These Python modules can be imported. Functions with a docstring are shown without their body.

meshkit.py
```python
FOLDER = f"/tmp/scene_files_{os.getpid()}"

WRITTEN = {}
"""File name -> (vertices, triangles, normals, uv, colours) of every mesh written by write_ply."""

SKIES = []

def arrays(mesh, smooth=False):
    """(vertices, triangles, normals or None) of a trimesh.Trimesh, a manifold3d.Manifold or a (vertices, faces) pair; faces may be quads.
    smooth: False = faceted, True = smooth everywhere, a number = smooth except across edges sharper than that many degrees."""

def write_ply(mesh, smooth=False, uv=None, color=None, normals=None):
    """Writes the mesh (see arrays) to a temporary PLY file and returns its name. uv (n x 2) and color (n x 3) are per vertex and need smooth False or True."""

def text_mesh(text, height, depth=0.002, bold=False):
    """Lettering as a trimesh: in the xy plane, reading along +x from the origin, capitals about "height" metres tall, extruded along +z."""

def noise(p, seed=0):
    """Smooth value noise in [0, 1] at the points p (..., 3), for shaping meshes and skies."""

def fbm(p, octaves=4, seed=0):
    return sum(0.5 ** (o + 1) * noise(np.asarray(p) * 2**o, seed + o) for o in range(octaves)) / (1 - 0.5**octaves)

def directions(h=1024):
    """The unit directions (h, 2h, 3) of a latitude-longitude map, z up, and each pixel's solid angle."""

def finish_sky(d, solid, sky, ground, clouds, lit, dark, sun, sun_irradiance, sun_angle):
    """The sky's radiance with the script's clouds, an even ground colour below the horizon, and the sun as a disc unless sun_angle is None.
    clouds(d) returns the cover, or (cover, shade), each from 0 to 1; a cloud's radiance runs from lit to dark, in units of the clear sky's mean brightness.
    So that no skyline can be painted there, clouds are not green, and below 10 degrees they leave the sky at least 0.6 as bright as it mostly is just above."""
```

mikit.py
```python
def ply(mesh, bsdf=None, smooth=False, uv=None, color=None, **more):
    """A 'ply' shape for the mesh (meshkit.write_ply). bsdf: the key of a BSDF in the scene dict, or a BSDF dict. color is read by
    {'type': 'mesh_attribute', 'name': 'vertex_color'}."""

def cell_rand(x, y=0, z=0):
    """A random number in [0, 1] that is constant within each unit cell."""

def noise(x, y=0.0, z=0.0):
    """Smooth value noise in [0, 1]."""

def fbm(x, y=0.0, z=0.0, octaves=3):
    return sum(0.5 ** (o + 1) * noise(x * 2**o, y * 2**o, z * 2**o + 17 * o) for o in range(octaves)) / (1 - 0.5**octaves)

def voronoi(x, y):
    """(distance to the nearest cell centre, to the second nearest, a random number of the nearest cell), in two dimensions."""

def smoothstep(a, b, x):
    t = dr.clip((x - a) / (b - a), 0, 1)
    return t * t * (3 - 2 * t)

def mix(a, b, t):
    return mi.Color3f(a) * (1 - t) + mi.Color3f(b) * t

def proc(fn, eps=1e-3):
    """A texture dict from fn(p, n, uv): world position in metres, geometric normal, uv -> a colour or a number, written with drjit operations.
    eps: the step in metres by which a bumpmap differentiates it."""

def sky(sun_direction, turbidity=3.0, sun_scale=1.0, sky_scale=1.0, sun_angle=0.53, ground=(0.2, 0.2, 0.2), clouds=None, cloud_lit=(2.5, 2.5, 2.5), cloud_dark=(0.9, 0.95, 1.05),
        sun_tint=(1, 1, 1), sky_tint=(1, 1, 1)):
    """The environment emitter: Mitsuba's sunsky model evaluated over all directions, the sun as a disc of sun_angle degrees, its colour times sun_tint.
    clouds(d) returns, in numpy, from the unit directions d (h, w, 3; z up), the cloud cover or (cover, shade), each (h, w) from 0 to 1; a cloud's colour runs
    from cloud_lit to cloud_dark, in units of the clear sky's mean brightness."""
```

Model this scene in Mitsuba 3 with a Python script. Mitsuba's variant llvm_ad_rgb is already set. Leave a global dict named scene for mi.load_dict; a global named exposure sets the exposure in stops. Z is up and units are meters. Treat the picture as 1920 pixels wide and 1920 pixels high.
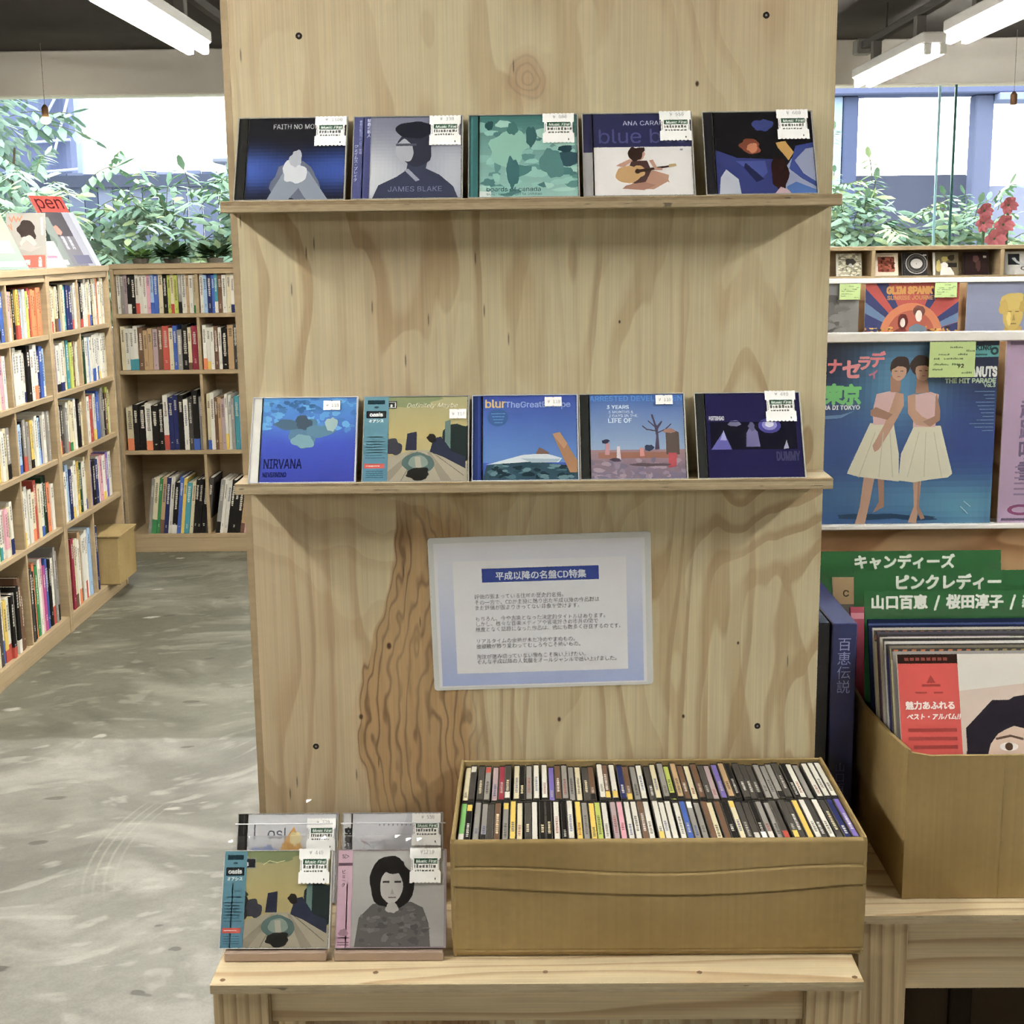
import math, random, glob
import numpy as np, trimesh, mitsuba as mi, drjit as dr, mikit, meshkit
from mikit import noise, fbm, voronoi, cell_rand, smoothstep, mix
from shapely import Polygon, Point, MultiPolygon, affinity, box as sbox, union_all
Tf = mi.ScalarTransform4f
rnd = random.Random(7)
scene, labels = {}, {}

# ------------------------------------------------------------------ camera, light, exposure
CAM_F, PITCH, YAW, ROLL = 2614.3, 10.9643, -0.762, -0.7005
EYE = (0.0, 0.0, 1.45)
exposure = 3.75
TUBE = 10.0            # radiance of the fluorescent tubes
TUBE_TINT = (1.0, 0.985, 0.925)
SKY = 3.4
def camera():
    a, b, c = np.radians([PITCH, YAW, ROLL])
    fw = np.array([math.sin(b)*math.cos(a), math.cos(b)*math.cos(a), -math.sin(a)])
    rt = np.array([math.cos(b), -math.sin(b), 0]); up = np.cross(rt, fw)
    u = up*math.cos(c) - rt*math.sin(c)
    return {'type': 'perspective', 'fov_axis': 'x', 'fov': 2*math.degrees(math.atan(960/CAM_F)), 'near_clip': 0.02, 'far_clip': 200.0,
            'to_world': Tf().look_at(origin=list(EYE), target=list(np.array(EYE)+fw), up=list(u))}
scene['camera'] = camera()
scene['sky'] = mikit.sky((0.25, 0.55, 0.8), turbidity=6.0, sun_scale=0.0, sky_scale=SKY, ground=(0.25, 0.25, 0.24),
                         clouds=lambda d: np.ones(d.shape[:2]), cloud_lit=(1.02, 1.0, 0.98), cloud_dark=(1, 1, 1))

# ------------------------------------------------------------------ colours and materials
def lin(c):
    if isinstance(c, str):
        c = c.lstrip('#'); c = [int(c[i:i+2], 16)/255 for i in (0, 2, 4)]
    a = np.array([x/12.92 if x < 0.04045 else ((x+0.055)/1.055)**2.4 for x in c])
    return a.mean() + (a-a.mean())*0.80          # the photograph's muted inks
def C3(c): return mi.Color3f(*[float(x) for x in lin(c)])
def rgb(c): return {'type': 'rgb', 'value': [float(x) for x in lin(c)]}
def material(key, col, rough=0.6, spec=0.3, two=True, **kw):
    if callable(col): col = mikit.proc(col)
    elif isinstance(col, str) and col != 'vertex': col = rgb(col)
    elif col == 'vertex': col = {'type': 'mesh_attribute', 'name': 'vertex_color'}
    vert = isinstance(col, dict) and col['type'] == 'mesh_attribute'
    if 'metallic' in kw: b = {'type': 'roughconductor', 'alpha': rough, 'specular_reflectance': col}
    elif 'clearcoat' in kw: b = {'type': 'principled', 'base_color': col, 'roughness': rough, 'specular': spec, **kw}
    elif rough > 0.7 or vert: b = {'type': 'diffuse', 'reflectance': col}
    else: b = {'type': 'roughplastic', 'diffuse_reflectance': col, 'alpha': rough, 'int_ior': 1.0+spec}
    scene[key] = {'type': 'twosided', 'inner': b} if two else b
def frac(x): return x - dr.floor(x)

SPOTS = [(-0.1965, 0.905, .0042), (-0.2385, 0.803, .0035), (0.218, 1.645, .003), (0.0375, 0.797, .003), (0.284, 0.905, .002), (0.21, 0.80, .0025), (-0.075, 1.245, .0015), (0.12, 1.345, .0018)]
def ply_panel(p, n, uv):
    x, z = p.x, p.z
    w = fbm(x*6.5+3.1, z*2.3+0.3, 1.7, 3)
    jag = noise(x*75, z*16, 4.0)*0.16 + noise(x*26, z*7, 2.0)*0.26
    low = smoothstep(1.16, 0.98, z)
    top = smoothstep(1.48, 1.56, z)
    h = w*7.0 + jag + x*(9.0+9.0*low) + z*0.5
    b = frac(h)
    band = smoothstep(0.46, 0.74, b)*(1-smoothstep(0.90, 0.96, b))
    h2 = fbm(x*11.0+11, z*1.6+5, 9.1, 2)*5 + jag + x*21
    b2 = frac(h2); band2 = smoothstep(0.55, 0.85, b2)*(1-smoothstep(0.92, 0.99, b2))
    patch = smoothstep(0.40, 0.62, fbm(x*4.0+2, z*2.6+1, 4.4, 2))
    band = dr.clip(band*(0.35+0.75*patch)*(1-0.45*top) + band2*(0.25+0.55*low)*(1-0.6*top), 0, 1)
    fib = noise(x*700, z*11, 2.0)*0.6 + noise(x*230, z*5, 3.0)*0.4
    big = fbm(x*3.3+8, z*2.0, 6.0, 2)
    col = mix(C3('#e2d1a2'), C3('#bd9d68'), band*0.80)
    col = mix(col, C3('#cba57c'), smoothstep(0.5, 0.75, big)*0.42)
    # darker flame-grained heartwood strip, low and left of the middle
    wob = (fbm(x*15, z*6.0, 3.3, 3)-0.5)
    ed = (noise(x*120, z*40, 6)-0.5)*0.010
    xl = -0.243 + smoothstep(0.80, 1.06, z)*0.055 + smoothstep(0.78, 0.62, z)*0.02 + wob*0.012 + ed
    xr = -0.085 + wob*0.05 + ed
    t = dr.clip((x-xl)/0.16, 0, 1.2)
    m = smoothstep(0.0, 0.03, t)*smoothstep(xr+0.02, xr-0.02, x)*smoothstep(1.14, 1.06, z)
    phi = 10.0*dr.power(t+1e-4, 0.66) + wob*9.0*(0.25+t) + smoothstep(0.88, 1.12, z)*2.6*t + (noise(x*140, z*30, 5)-0.5)*0.35
    tri = dr.abs(frac(phi)-0.5)*2
    line = (1-smoothstep(0.0, 0.5, tri))*(0.45+0.7*noise(x*18, z*9, 1))
    core = smoothstep(0.60, 0.72, fbm(x*17+2, z*7, 8.0, 2) + (noise(x*160, z*26, 7)-0.5)*0.16)
    heart = mix(C3('#c09a62'), C3('#8a6034'), dr.clip(line*0.9+core*0.6, 0, 1))
    heart = mix(heart, C3('#8f5a30'), smoothstep(0.05, 0.0, dr.abs(x+0.112))*smoothstep(0.80, 0.62, z)*0.6)
    col = mix(col, heart, m*0.92)
    # one faint knot above the upper shelf
    kx, kz = (x-0.003)*1.25, (z-1.656)
    kr = dr.sqrt(kx*kx+kz*kz) + (noise(x*60, z*60)-0.5)*0.012
    ring = 1-smoothstep(0.0, 0.6, dr.abs(frac(kr*90)-0.5)*2)
    km = smoothstep(0.045, 0.02, kr)
    col = mix(col, mix(C3('#c39c70'), C3('#9a7150'), ring*0.6), km*0.7)
    col = col*(0.90+0.2*fib)
    # short dark pores
    cx, cz = x*95, z*40 + noise(dr.floor(x*95)*3.7)*40
    r = cell_rand(dr.floor(cx), dr.floor(cz), 5)
    fx, fz = frac(cx)-0.5, frac(cz)-0.5
    pore = dr.select(r > 0.991, 1.0, 0.0)*smoothstep(0.13, 0.05, dr.abs(fx))*smoothstep(0.45*r*r, 0.1, dr.abs(fz))
    col = mix(col, C3('#6b5033'), pore*0.75)
    for sx, sz, sr in SPOTS:
        d = dr.sqrt(dr.square((x-sx)*1.5)+dr.square(z-sz))
        col = mix(col, C3('#5a3a20'), smoothstep(sr*1.6, sr*0.6, d))
    return col
def ply_edge(p, n, uv):
    lam = dr.floor(p.z/0.0047 + 0.1 + noise(p.x*7, 3.0)*0.12)
    r = cell_rand(lam, 3, 1)
    g = noise(p.x*22, p.z*1400, p.y*90)*0.6 + noise(p.x*110, p.z*700, 4)*0.4
    c = mix(C3('#d9c79c'), C3('#94784f'), dr.clip(r*0.95+(g-0.5)*0.5, 0, 1))
    v = noise(p.x*40, p.z*420, 8); c = mix(c, C3('#4a3622'), smoothstep(0.90, 0.97, v)*0.7)
    t = mix(C3('#d8c598'), C3('#bb9c6b'), smoothstep(0.4, 0.8, fbm(p.x*5, p.y*45, 2, 2)))
    return dr.select(dr.abs(n.z) > 0.7, t, c)
def pine_x(p, n, uv):
    q = dr.select(dr.abs(n.z) > 0.7, p.y, p.z)
    h = fbm(p.x*1.6+2, q*13, 5, 3)*3.4 + q*26
    b = frac(h); line = smoothstep(0.55, 0.9, b)*(1-smoothstep(0.92, 1.0, b))
    fib = noise(p.x*12, q*900, 3)
    return mix(C3('#e3cb9b'), C3('#bd9459'), line*0.75)*(0.92+0.16*fib)
def pine_z(p, n, uv):
    q = p.x + p.y*0.9
    h = fbm(q*7, p.z*1.1+3, 5, 2)*2.0 + q*62
    b = frac(h); line = smoothstep(0.5, 0.9, b)*(1-smoothstep(0.92, 1.0, b))
    fib = noise(q*700, p.z*9, 3)
    c = mix(C3('#d3b987'), C3('#a87f4c'), line*0.7)*(0.92+0.16*fib)
    for kx, kz in ((0.388, 0.512), (-0.36, 0.30), (0.45, 0.25)):
        d = dr.sqrt(dr.square(p.x-kx)+dr.square((p.z-kz)*0.8)); c = mix(c, C3('#4a2c17'), smoothstep(0.0125, 0.008, d))
    return c
def shelf_wood(p, n, uv):
    q = p.x + p.y
    g = fbm(q*2.0, p.z*30, q*1.1, 3)
    g2 = noise(q*5, p.z*240, 2)
    return mix(C3('#bfa578'), C3('#a0855a'), dr.clip(g*0.8+g2*0.3-0.15, 0, 1))
def board_dark(p, n, uv):
    h = fbm(p.x*3+1, p.z*9, 5, 3)*5
    b = frac(h); return mix(C3('#c59a66'), C3('#a3713f'), smoothstep(0.3, 0.8, b)*(1-smoothstep(0.85, 1, b)))
def concrete(p, n, uv):
    x, y = p.x, p.y
    wx, wy = x+(fbm(x*2, y*2, 3, 2)-0.5)*0.5, y+(fbm(x*2+7, y*2, 8, 2)-0.5)*0.4
    a = fbm(wx*1.5+4, wy*1.6, 1, 4); b = fbm(wx*3.0+wy*1.0, wy*6.0-wx*1.2, 2, 4); c = fbm(wx*11+wy*4, wy*24-wx*7, 5, 3)
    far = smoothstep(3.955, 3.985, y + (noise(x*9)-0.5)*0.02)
    col = mix(C3('#838175'), C3('#6f6d60'), smoothstep(0.32, 0.66, a))
    col = mix(col, C3('#9e9a90'), smoothstep(0.48, 0.72, b)*0.65)
    col = mix(col, C3('#5c594d'), smoothstep(0.50, 0.74, fbm(wx*2.3+9, wy*4.2+x, 7, 4))*0.60)
    col = mix(col, C3('#b0ada3'), smoothstep(0.60, 0.82, c)*0.38)
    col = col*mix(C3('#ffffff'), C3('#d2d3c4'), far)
    for ax, ay, r0, r1 in ((-2.2, 1.25, 1.72, 1.95), (-0.2, 3.2, 0.78, 0.9)):       # trowel arcs
        d = dr.sqrt(dr.square(x-ax)+dr.square(y-ay)); inb = smoothstep(r0, r0+0.03, d)*smoothstep(r1, r1-0.03, d)*smoothstep(0.45, 0.65, noise(x*3+1, y*3, 4))
        ln = 1-smoothstep(0.0, 0.5, dr.abs(frac(d*42)-0.5)*2)
        col = mix(col, C3('#b9b5a2'), ln*inb*0.22)
    v, _, k = voronoi(x*3.4+wy*0.6, y*6.5-x*1.2)
    w = v+(c-0.5)*0.30
    col = mix(col, C3('#4a4436'), dr.select(k > 0.70, 1.0, 0.0)*smoothstep(0.05, 0.01, w)*0.7)
    col = mix(col, C3('#c9c5b8'), dr.select(k < 0.22, 1.0, 0.0)*smoothstep(0.085, 0.0, w)*0.5)
    gr = fbm(x*38, y*52-x*12, 9, 2)
    return col*(0.86+0.16*gr+0.12*noise(x*260, y*260, 3))
def cardboard(p, n, uv):
    q = dr.select(dr.abs(n.x) > 0.7, p.y, p.x)
    g = noise(q*330, p.z*6, 3)*0.5 + noise(p.x*160, p.z*160, p.y*160)*0.5
    b = fbm(p.x*4, p.z*5, p.y*4, 3)
    return mix(C3('#9c8450'), C3('#8b733f'), smoothstep(0.3, 0.7, b))*(0.92+0.16*g)
def plaster(p, n, uv):
    return mix(C3('#e6e0d5'), C3('#d8d2c7'), fbm(p.x*2, p.z*5, p.y*2, 3))
def ceil_paint(p, n, uv):
    return mix(C3('#55524e'), C3('#474441'), fbm(p.x*3, p.y*3, 2, 3))
def outdoor_wall(p, n, uv):
    pl = cell_rand(dr.floor(p.x*7.0), 2, 1)
    return mix(C3('#64749a'), C3('#48587e'), pl*0.8 + noise(p.x*60, p.z*3)*0.2)
material('mat_panel', ply_panel, 0.55, 0.25)
material('mat_ply_edge', ply_edge, 0.6, 0.2)
material('mat_pine_x', pine_x, 0.55, 0.25)
material('mat_pine_z', pine_z, 0.55, 0.25)
material('mat_bookcase', shelf_wood, 0.5, 0.3)
material('mat_board', board_dark, 0.6, 0.25)
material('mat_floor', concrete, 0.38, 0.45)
material('mat_card', cardboard, 0.75, 0.15)
material('mat_plaster', plaster, 0.8, 0.1)
material('mat_ceiling', ceil_paint, 0.85, 0.1)
material('mat_outdoor', outdoor_wall, 0.8, 0.1)
material('mat_print', 'vertex', 0.5, 0.35)
material('mat_gloss', 'vertex', 0.18, 0.5, clearcoat=0.5, clearcoat_gloss=0.9)
scene['mat_clear'] = {'type': 'thindielectric', 'int_ior': 1.45}
scene['mat_glass'] = {'type': 'thindielectric', 'int_ior': 1.5}

# ------------------------------------------------------------------ mesh helpers
def tri(poly):
    out = []
    for g in getattr(poly, 'geoms', [poly]):
        if g.geom_type != 'Polygon' or g.area < 1e-12: continue
        try: v, f = trimesh.creation.triangulate_polygon(g, engine='earcut')
        except Exception: continue
        v = np.asarray(v)[:, :2]; f = np.asarray(f)
        a = v[f[:, 1]]-v[f[:, 0]]; b = v[f[:, 2]]-v[f[:, 0]]
        neg = a[:, 0]*b[:, 1]-a[:, 1]*b[:, 0] < 0
        f[neg] = f[neg][:, ::-1]
        out.append((v, f))
    return out
class MB:
    def __init__(s): s.V, s.F, s.C, s.n = [], [], [], 0
    def add(s, v, f, c='#ffffff'):
        v = np.asarray(v, float); f = np.asarray(f, int)
        c = np.asarray(c, float) if not isinstance(c, str) else lin(c)
        s.V.append(v); s.F.append(f+s.n); s.C.append(np.broadcast_to(c, (len(v), 3))); s.n += len(v); return s
    def mesh(s, m, c='#ffffff'): return s.add(m.vertices, m.faces, c)
    def box(s, x0, x1, y0, y1, z0, z1, c='#ffffff'):
        v = [[x, y, z] for x in (x0, x1) for y in (y0, y1) for z in (z0, z1)]
        f = [[0, 1, 3], [0, 3, 2], [4, 6, 7], [4, 7, 5], [0, 4, 5], [0, 5, 1], [2, 3, 7], [2, 7, 6], [0, 2, 6], [0, 6, 4], [1, 5, 7], [1, 7, 3]]
        return s.add(v, f, c)
    def rbox(s, x0, x1, y0, y1, z0, z1, r=0.0015, c='#ffffff'):
        pts = []
        for ix, X in ((1, x0), (-1, x1)):
            for iy, Y in ((1, y0), (-1, y1)):
                for iz, Z in ((1, z0), (-1, z1)):
                    pts += [(X, Y+iy*r, Z+iz*r), (X+ix*r, Y, Z+iz*r), (X+ix*r, Y+iy*r, Z)]
        return s.mesh(trimesh.convex.convex_hull(np.array(pts)), c)
    def poly(s, p, y, c):           # shapely polygon in (x, z), facing -y
        for v, f in tri(p): s.add(np.stack([v[:, 0], np.full(len(v), y), v[:, 1]], 1), f, c)
        return s
    def cyl(s, a, b, r, c='#ffffff', n=16, r2=None):
        a, b = np.asarray(a, float), np.asarray(b, float); r2 = r if r2 is None else r2
        d = (b-a)/np.linalg.norm(b-a); q = np.cross(d, [0, 0, 1] if abs(d[2]) < .9 else [1, 0, 0]); q /= np.linalg.norm(q); w = np.cross(d, q)
        t = np.arange(n)*2*np.pi/n; ring = np.cos(t)[:, None]*q+np.sin(t)[:, None]*w
        v = np.vstack([a+ring*r, b+ring*r2, [a], [b]]); i = np.arange(n); j = (i+1) % n
        f = np.vstack([np.stack([i, j, j+n], 1), np.stack([i, j+n, i+n], 1), np.stack([j, i, i*0+2*n], 1), np.stack([i+n, j+n, i*0+2*n+1], 1)])
        return s.add(v, f, c)
    def extr(s, p, y0, y1, c):      # extruded (x, z) polygon between y0 and y1
        for g in getattr(p, 'geoms', [p]):
            m = trimesh.creation.extrude_polygon(g, abs(y1-y0), engine='earcut'); v = np.asarray(m.vertices)
            s.add(np.stack([v[:, 0], max(y0, y1)-v[:, 2], v[:, 1]], 1), np.asarray(m.faces), c)
        return s
def put(key, mb, mat, M=None, smooth=False, **kw):
    v, f, c = np.vstack(mb.V), np.vstack(mb.F), np.vstack(mb.C)
    d = mikit.ply((v, f), mat, smooth=smooth, color=c, **kw) if smooth in (False, True) else mikit.ply((v, f), mat, smooth=smooth, **kw)
    if M is not None: d['to_world'] = M
    scene[key] = d; return d
count = {}
def num(base):
    k = count.get(base, 0); count[base] = k+1
    return base if k == 0 else f'{base}_{k:03d}'
def tag(key, label=None, cat=None, group=None, kind=None):
    d = {}
    if label: d['label'] = label
    if cat: d['category'] = cat
    if group: d['group'] = group
    if kind: d['kind'] = kind
    labels[key] = d; return key
def place(x, y, z, lean=0, yaw=0, roll=0, s=1):
    return Tf().translate([x, y, z]).rotate([0, 0, 1], yaw).rotate([1, 0, 0], -lean).rotate([0, 1, 0], roll).scale(s)

# ------------------------------------------------------------------ lettering (flat print)
FONTS, LET = {}, {}
def font(kind, px):
    from PIL import ImageFont
    if (kind, px) not in FONTS:
        pat = {'cjk': 'Noto Sans CJK*', 'latin': 'Inter.woff2', 'mono': 'DejaVuSansMono*'}[kind]
        FONTS[kind, px] = ImageFont.truetype(glob.glob('/opt/blender-*/*/datafiles/fonts/'+pat)[0], px)
    return FONTS[kind, px]
def text(s, h, kind='cjk', bold=0, px=44, slant=0):
    """polygon of the text: origin at the baseline's left end, full-width characters h tall"""
    from PIL import Image, ImageDraw
    k = (s, kind, bold, px)
    if k not in LET:
        f = font(kind, px); x0, y0, x1, y1 = f.getbbox(s, anchor='ls', stroke_width=bold)
        im = Image.new('L', (x1-x0+8, y1-y0+8))
        ImageDraw.Draw(im).text((4-x0, 4-y0), s, 255, f, anchor='ls', stroke_width=bold)
        on = np.pad(np.asarray(im) > 120, ((0, 0), (1, 1))).astype(np.int8)
        r, st = np.nonzero(np.diff(on, axis=1) == 1); en = np.nonzero(np.diff(on, axis=1) == -1)[1]
        g = union_all(sbox(st, -r-1, en, -r)).buffer(0.4).buffer(-0.35).simplify(0.55)
        LET[k] = affinity.translate(g, x0-4, 4-y0)
    return affinity.affine_transform(LET[k], [h/px, slant*h/px, 0, h/px, 0, 0])
def vtext(s, h, **kw):
    return union_all([affinity.translate(text(ch, h, **kw), 0, -i*h*1.03) for i, ch in enumerate(s)])

def wobble(cx, cy, rx, ry, seed, n=26, amp=0.22):
    r = random.Random(seed); ph = [r.uniform(0, 6.28) for _ in range(4)]
    pts = []
    for i in range(n):
        t = i*2*math.pi/n; k = 1+amp*(0.5*math.sin(2*t+ph[0])+0.35*math.sin(3*t+ph[1])+0.3*math.sin(5*t+ph[2])+0.25*math.sin(7*t+ph[3]))
        pts.append((cx+rx*k*math.cos(t), cy+ry*k*math.sin(t)))
    return Polygon(pts).buffer(0)
def art(mb, items, ox, oz, sx, sz, y=0.0, step=3e-5):
    """flat print: items in 0..100 units, later ones over earlier ones, clipped to the sheet"""
    page = sbox(0, 0, 100, 100)
    k = 0
    for it in items:
        t = it[0]
        if t == 'r': L = [(sbox(*it[1:5]), lin(it[5]))]
        elif t == 'p': L = [(Polygon(it[1]).buffer(0), lin(it[2]))]
        elif t == 'e': L = [(affinity.scale(Point(0, 0).buffer(1, 10), it[3], it[4], origin=(0, 0)), lin(it[5]))]; L = [(affinity.translate(L[0][0], it[1], it[2]), L[0][1])]
        elif t == 'b': L = [(wobble(it[1], it[2], it[3], it[4], it[6], amp=it[7] if len(it) > 7 else 0.22), lin(it[5]))]
        elif t == 'g':
            _, x0, y0, x1, y1, c0, c1, n = it; c0, c1 = lin(c0), lin(c1); n *= 3; k += 1
            L = [(sbox(x0, y0+(y1-y0)*i/n, x1, y0+(y1-y0)*(i+1)/n), c0+(c1-c0)*(i+.5)/n) for i in range(n)]
        elif t == 'field':        # printed photograph background: small cells blended from soft spots of ink
            _, n, base, spots = it; base = lin(base); k += 1; L = []
            for i in range(n):
                for j in range(n):
                    cx, cy = (i+.5)*100/n, (j+.5)*100/n; c = base.copy()
                    for sx_, sy_, rx, ry, sc, w in spots:
                        q = w*math.exp(-((cx-sx_)/rx)**2-((cy-sy_)/ry)**2); c = c*(1-q)+lin(sc)*q
                    L.append((sbox(i*100/n, j*100/n, (i+1)*100/n, (j+1)*100/n), c))
            for g, c in L: mb.poly(affinity.affine_transform(g, [sx/100, 0, 0, sz/100, ox, oz]), y-k*step, c)
            continue
        elif t == 'rad':
            _, cx, cy, rx, ry, c0, c1, n = it; c0, c1 = lin(c0), lin(c1)
            L = [(affinity.translate(affinity.scale(Point(0, 0).buffer(1, 16), rx*(1-i/n), ry*(1-i/n), origin=(0, 0)), cx, cy), c1+(c0-c1)*((i+1)/n)**1.3) for i in range(n)]
        elif t == 's':
            _, x0, y0, x1, y1, n, cols, size, seed = it; r = random.Random(seed)
            k += 1; B = [(wobble(r.uniform(x0, x1), r.uniform(y0, y1), size*r.uniform(.4, 1.3), size*r.uniform(.25, .8), r.random(), 10, .3).intersection(page), r.choice(cols)) for _i in range(n)]; occ = None
            for g, c in reversed(B):
                vis = g if occ is None else g.difference(occ); occ = g if occ is None else occ.union(g)
                if not vis.is_empty: mb.poly(affinity.affine_transform(vis, [sx/100, 0, 0, sz/100, ox, oz]), y-k*step, lin(c))
            continue
        elif t == 'l':
            from shapely import LineString
            L = [(LineString(it[1]).buffer(it[2], 4), lin(it[3]))]
        elif t in ('t', 'tr', 'tc', 'v'):
            _, x, yy, h, s, c = it[:6]; kw = it[6] if len(it) > 6 else {}
            asp = sz/sx
            g = vtext(s, h, **kw) if t == 'v' else text(s, h, **kw)
            g = affinity.scale(g, asp*(kw_w.get(s, 1.0)), 1, origin=(0, 0))
            w = g.bounds[2]
            g = affinity.translate(g, x-(w if t == 'tr' else w/2 if t == 'tc' else 0), yy); L = [(g, lin(c))]
        for g, c in L:
            k += 0 if t == 'g' else 1
            g = g.intersection(page)
            if not g.is_empty: mb.poly(affinity.affine_transform(g, [sx/100, 0, 0, sz/100, ox, oz]), y-k*step, c)
    return mb
kw_w = {}
LB = dict(kind='latin', bold=2); LT = dict(kind='latin'); JB = dict(bold=2); JP = {}

# ------------------------------------------------------------------ the room
def struct(key, mb, mat, label=None, M=None, smooth=False):
    put(key, mb, mat, M, smooth); tag(key, label, None, None, 'structure'); return key
WALL_Y, CEIL, WTOP = 7.9, 2.5, 2.262
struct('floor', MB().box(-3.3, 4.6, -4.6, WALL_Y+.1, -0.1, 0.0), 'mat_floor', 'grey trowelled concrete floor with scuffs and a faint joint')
struct('ceiling', MB().box(-3.3, 4.6, -4.6, WALL_Y+.1, CEIL, CEIL+.1), 'mat_ceiling', 'dark grey painted ceiling above the lamps')
struct('wall_left', MB().box(-3.4, -3.3, -4.6, WALL_Y+.1, 0, CEIL, '#8f8573'), 'mat_print')
struct('wall_right', MB().box(4.6, 4.7, -4.6, WALL_Y+.1, 0, CEIL, '#8f8573'), 'mat_print')
struct('wall_front', MB().box(-3.3, 4.6, -4.7, -4.6, 0, CEIL, '#cfc6b6'), 'mat_print')
struct('wall_back', MB().box(-3.3, 4.6, WALL_Y, WALL_Y+.12, 0, 1.0), 'mat_plaster', 'low plaster wall under the shop windows')
struct('trim_1', MB().rbox(-3.3, 4.6, WALL_Y-.02, WALL_Y+.14, WTOP, CEIL, .006), 'mat_plaster', 'pale plaster beam over the shop windows')
def pane(key, x0, x1, y, label):
    tag(key, label, None, None, 'structure')
    put(key+'__pane', MB().add([[x0, y, 1.0], [x1, y, 1.0], [x1, y, WTOP], [x0, y, WTOP]], [[0, 1, 2], [0, 2, 3]]), 'mat_glass')
    for i, x in enumerate((x0, x1)):
        put(key+'__glass_edge'+('' if i == 0 else '_001'), MB().box(x-.006, x+.006, y-.006, y+.006, 1.0, WTOP, '#1f5a55' if i else '#7fb8c2'), 'mat_gloss')
pane('window_1', -3.28, 0.30, WALL_Y+.05, 'wide fixed glass pane above the window bookcase')
pane('window_2', 0.32, 2.345, WALL_Y+.03, 'glass pane with a dark green edge above the CD cubby')
pane('window_3', 2.268, 4.58, WALL_Y+.07, 'glass pane overlapping behind the dark green glass edge')

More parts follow.
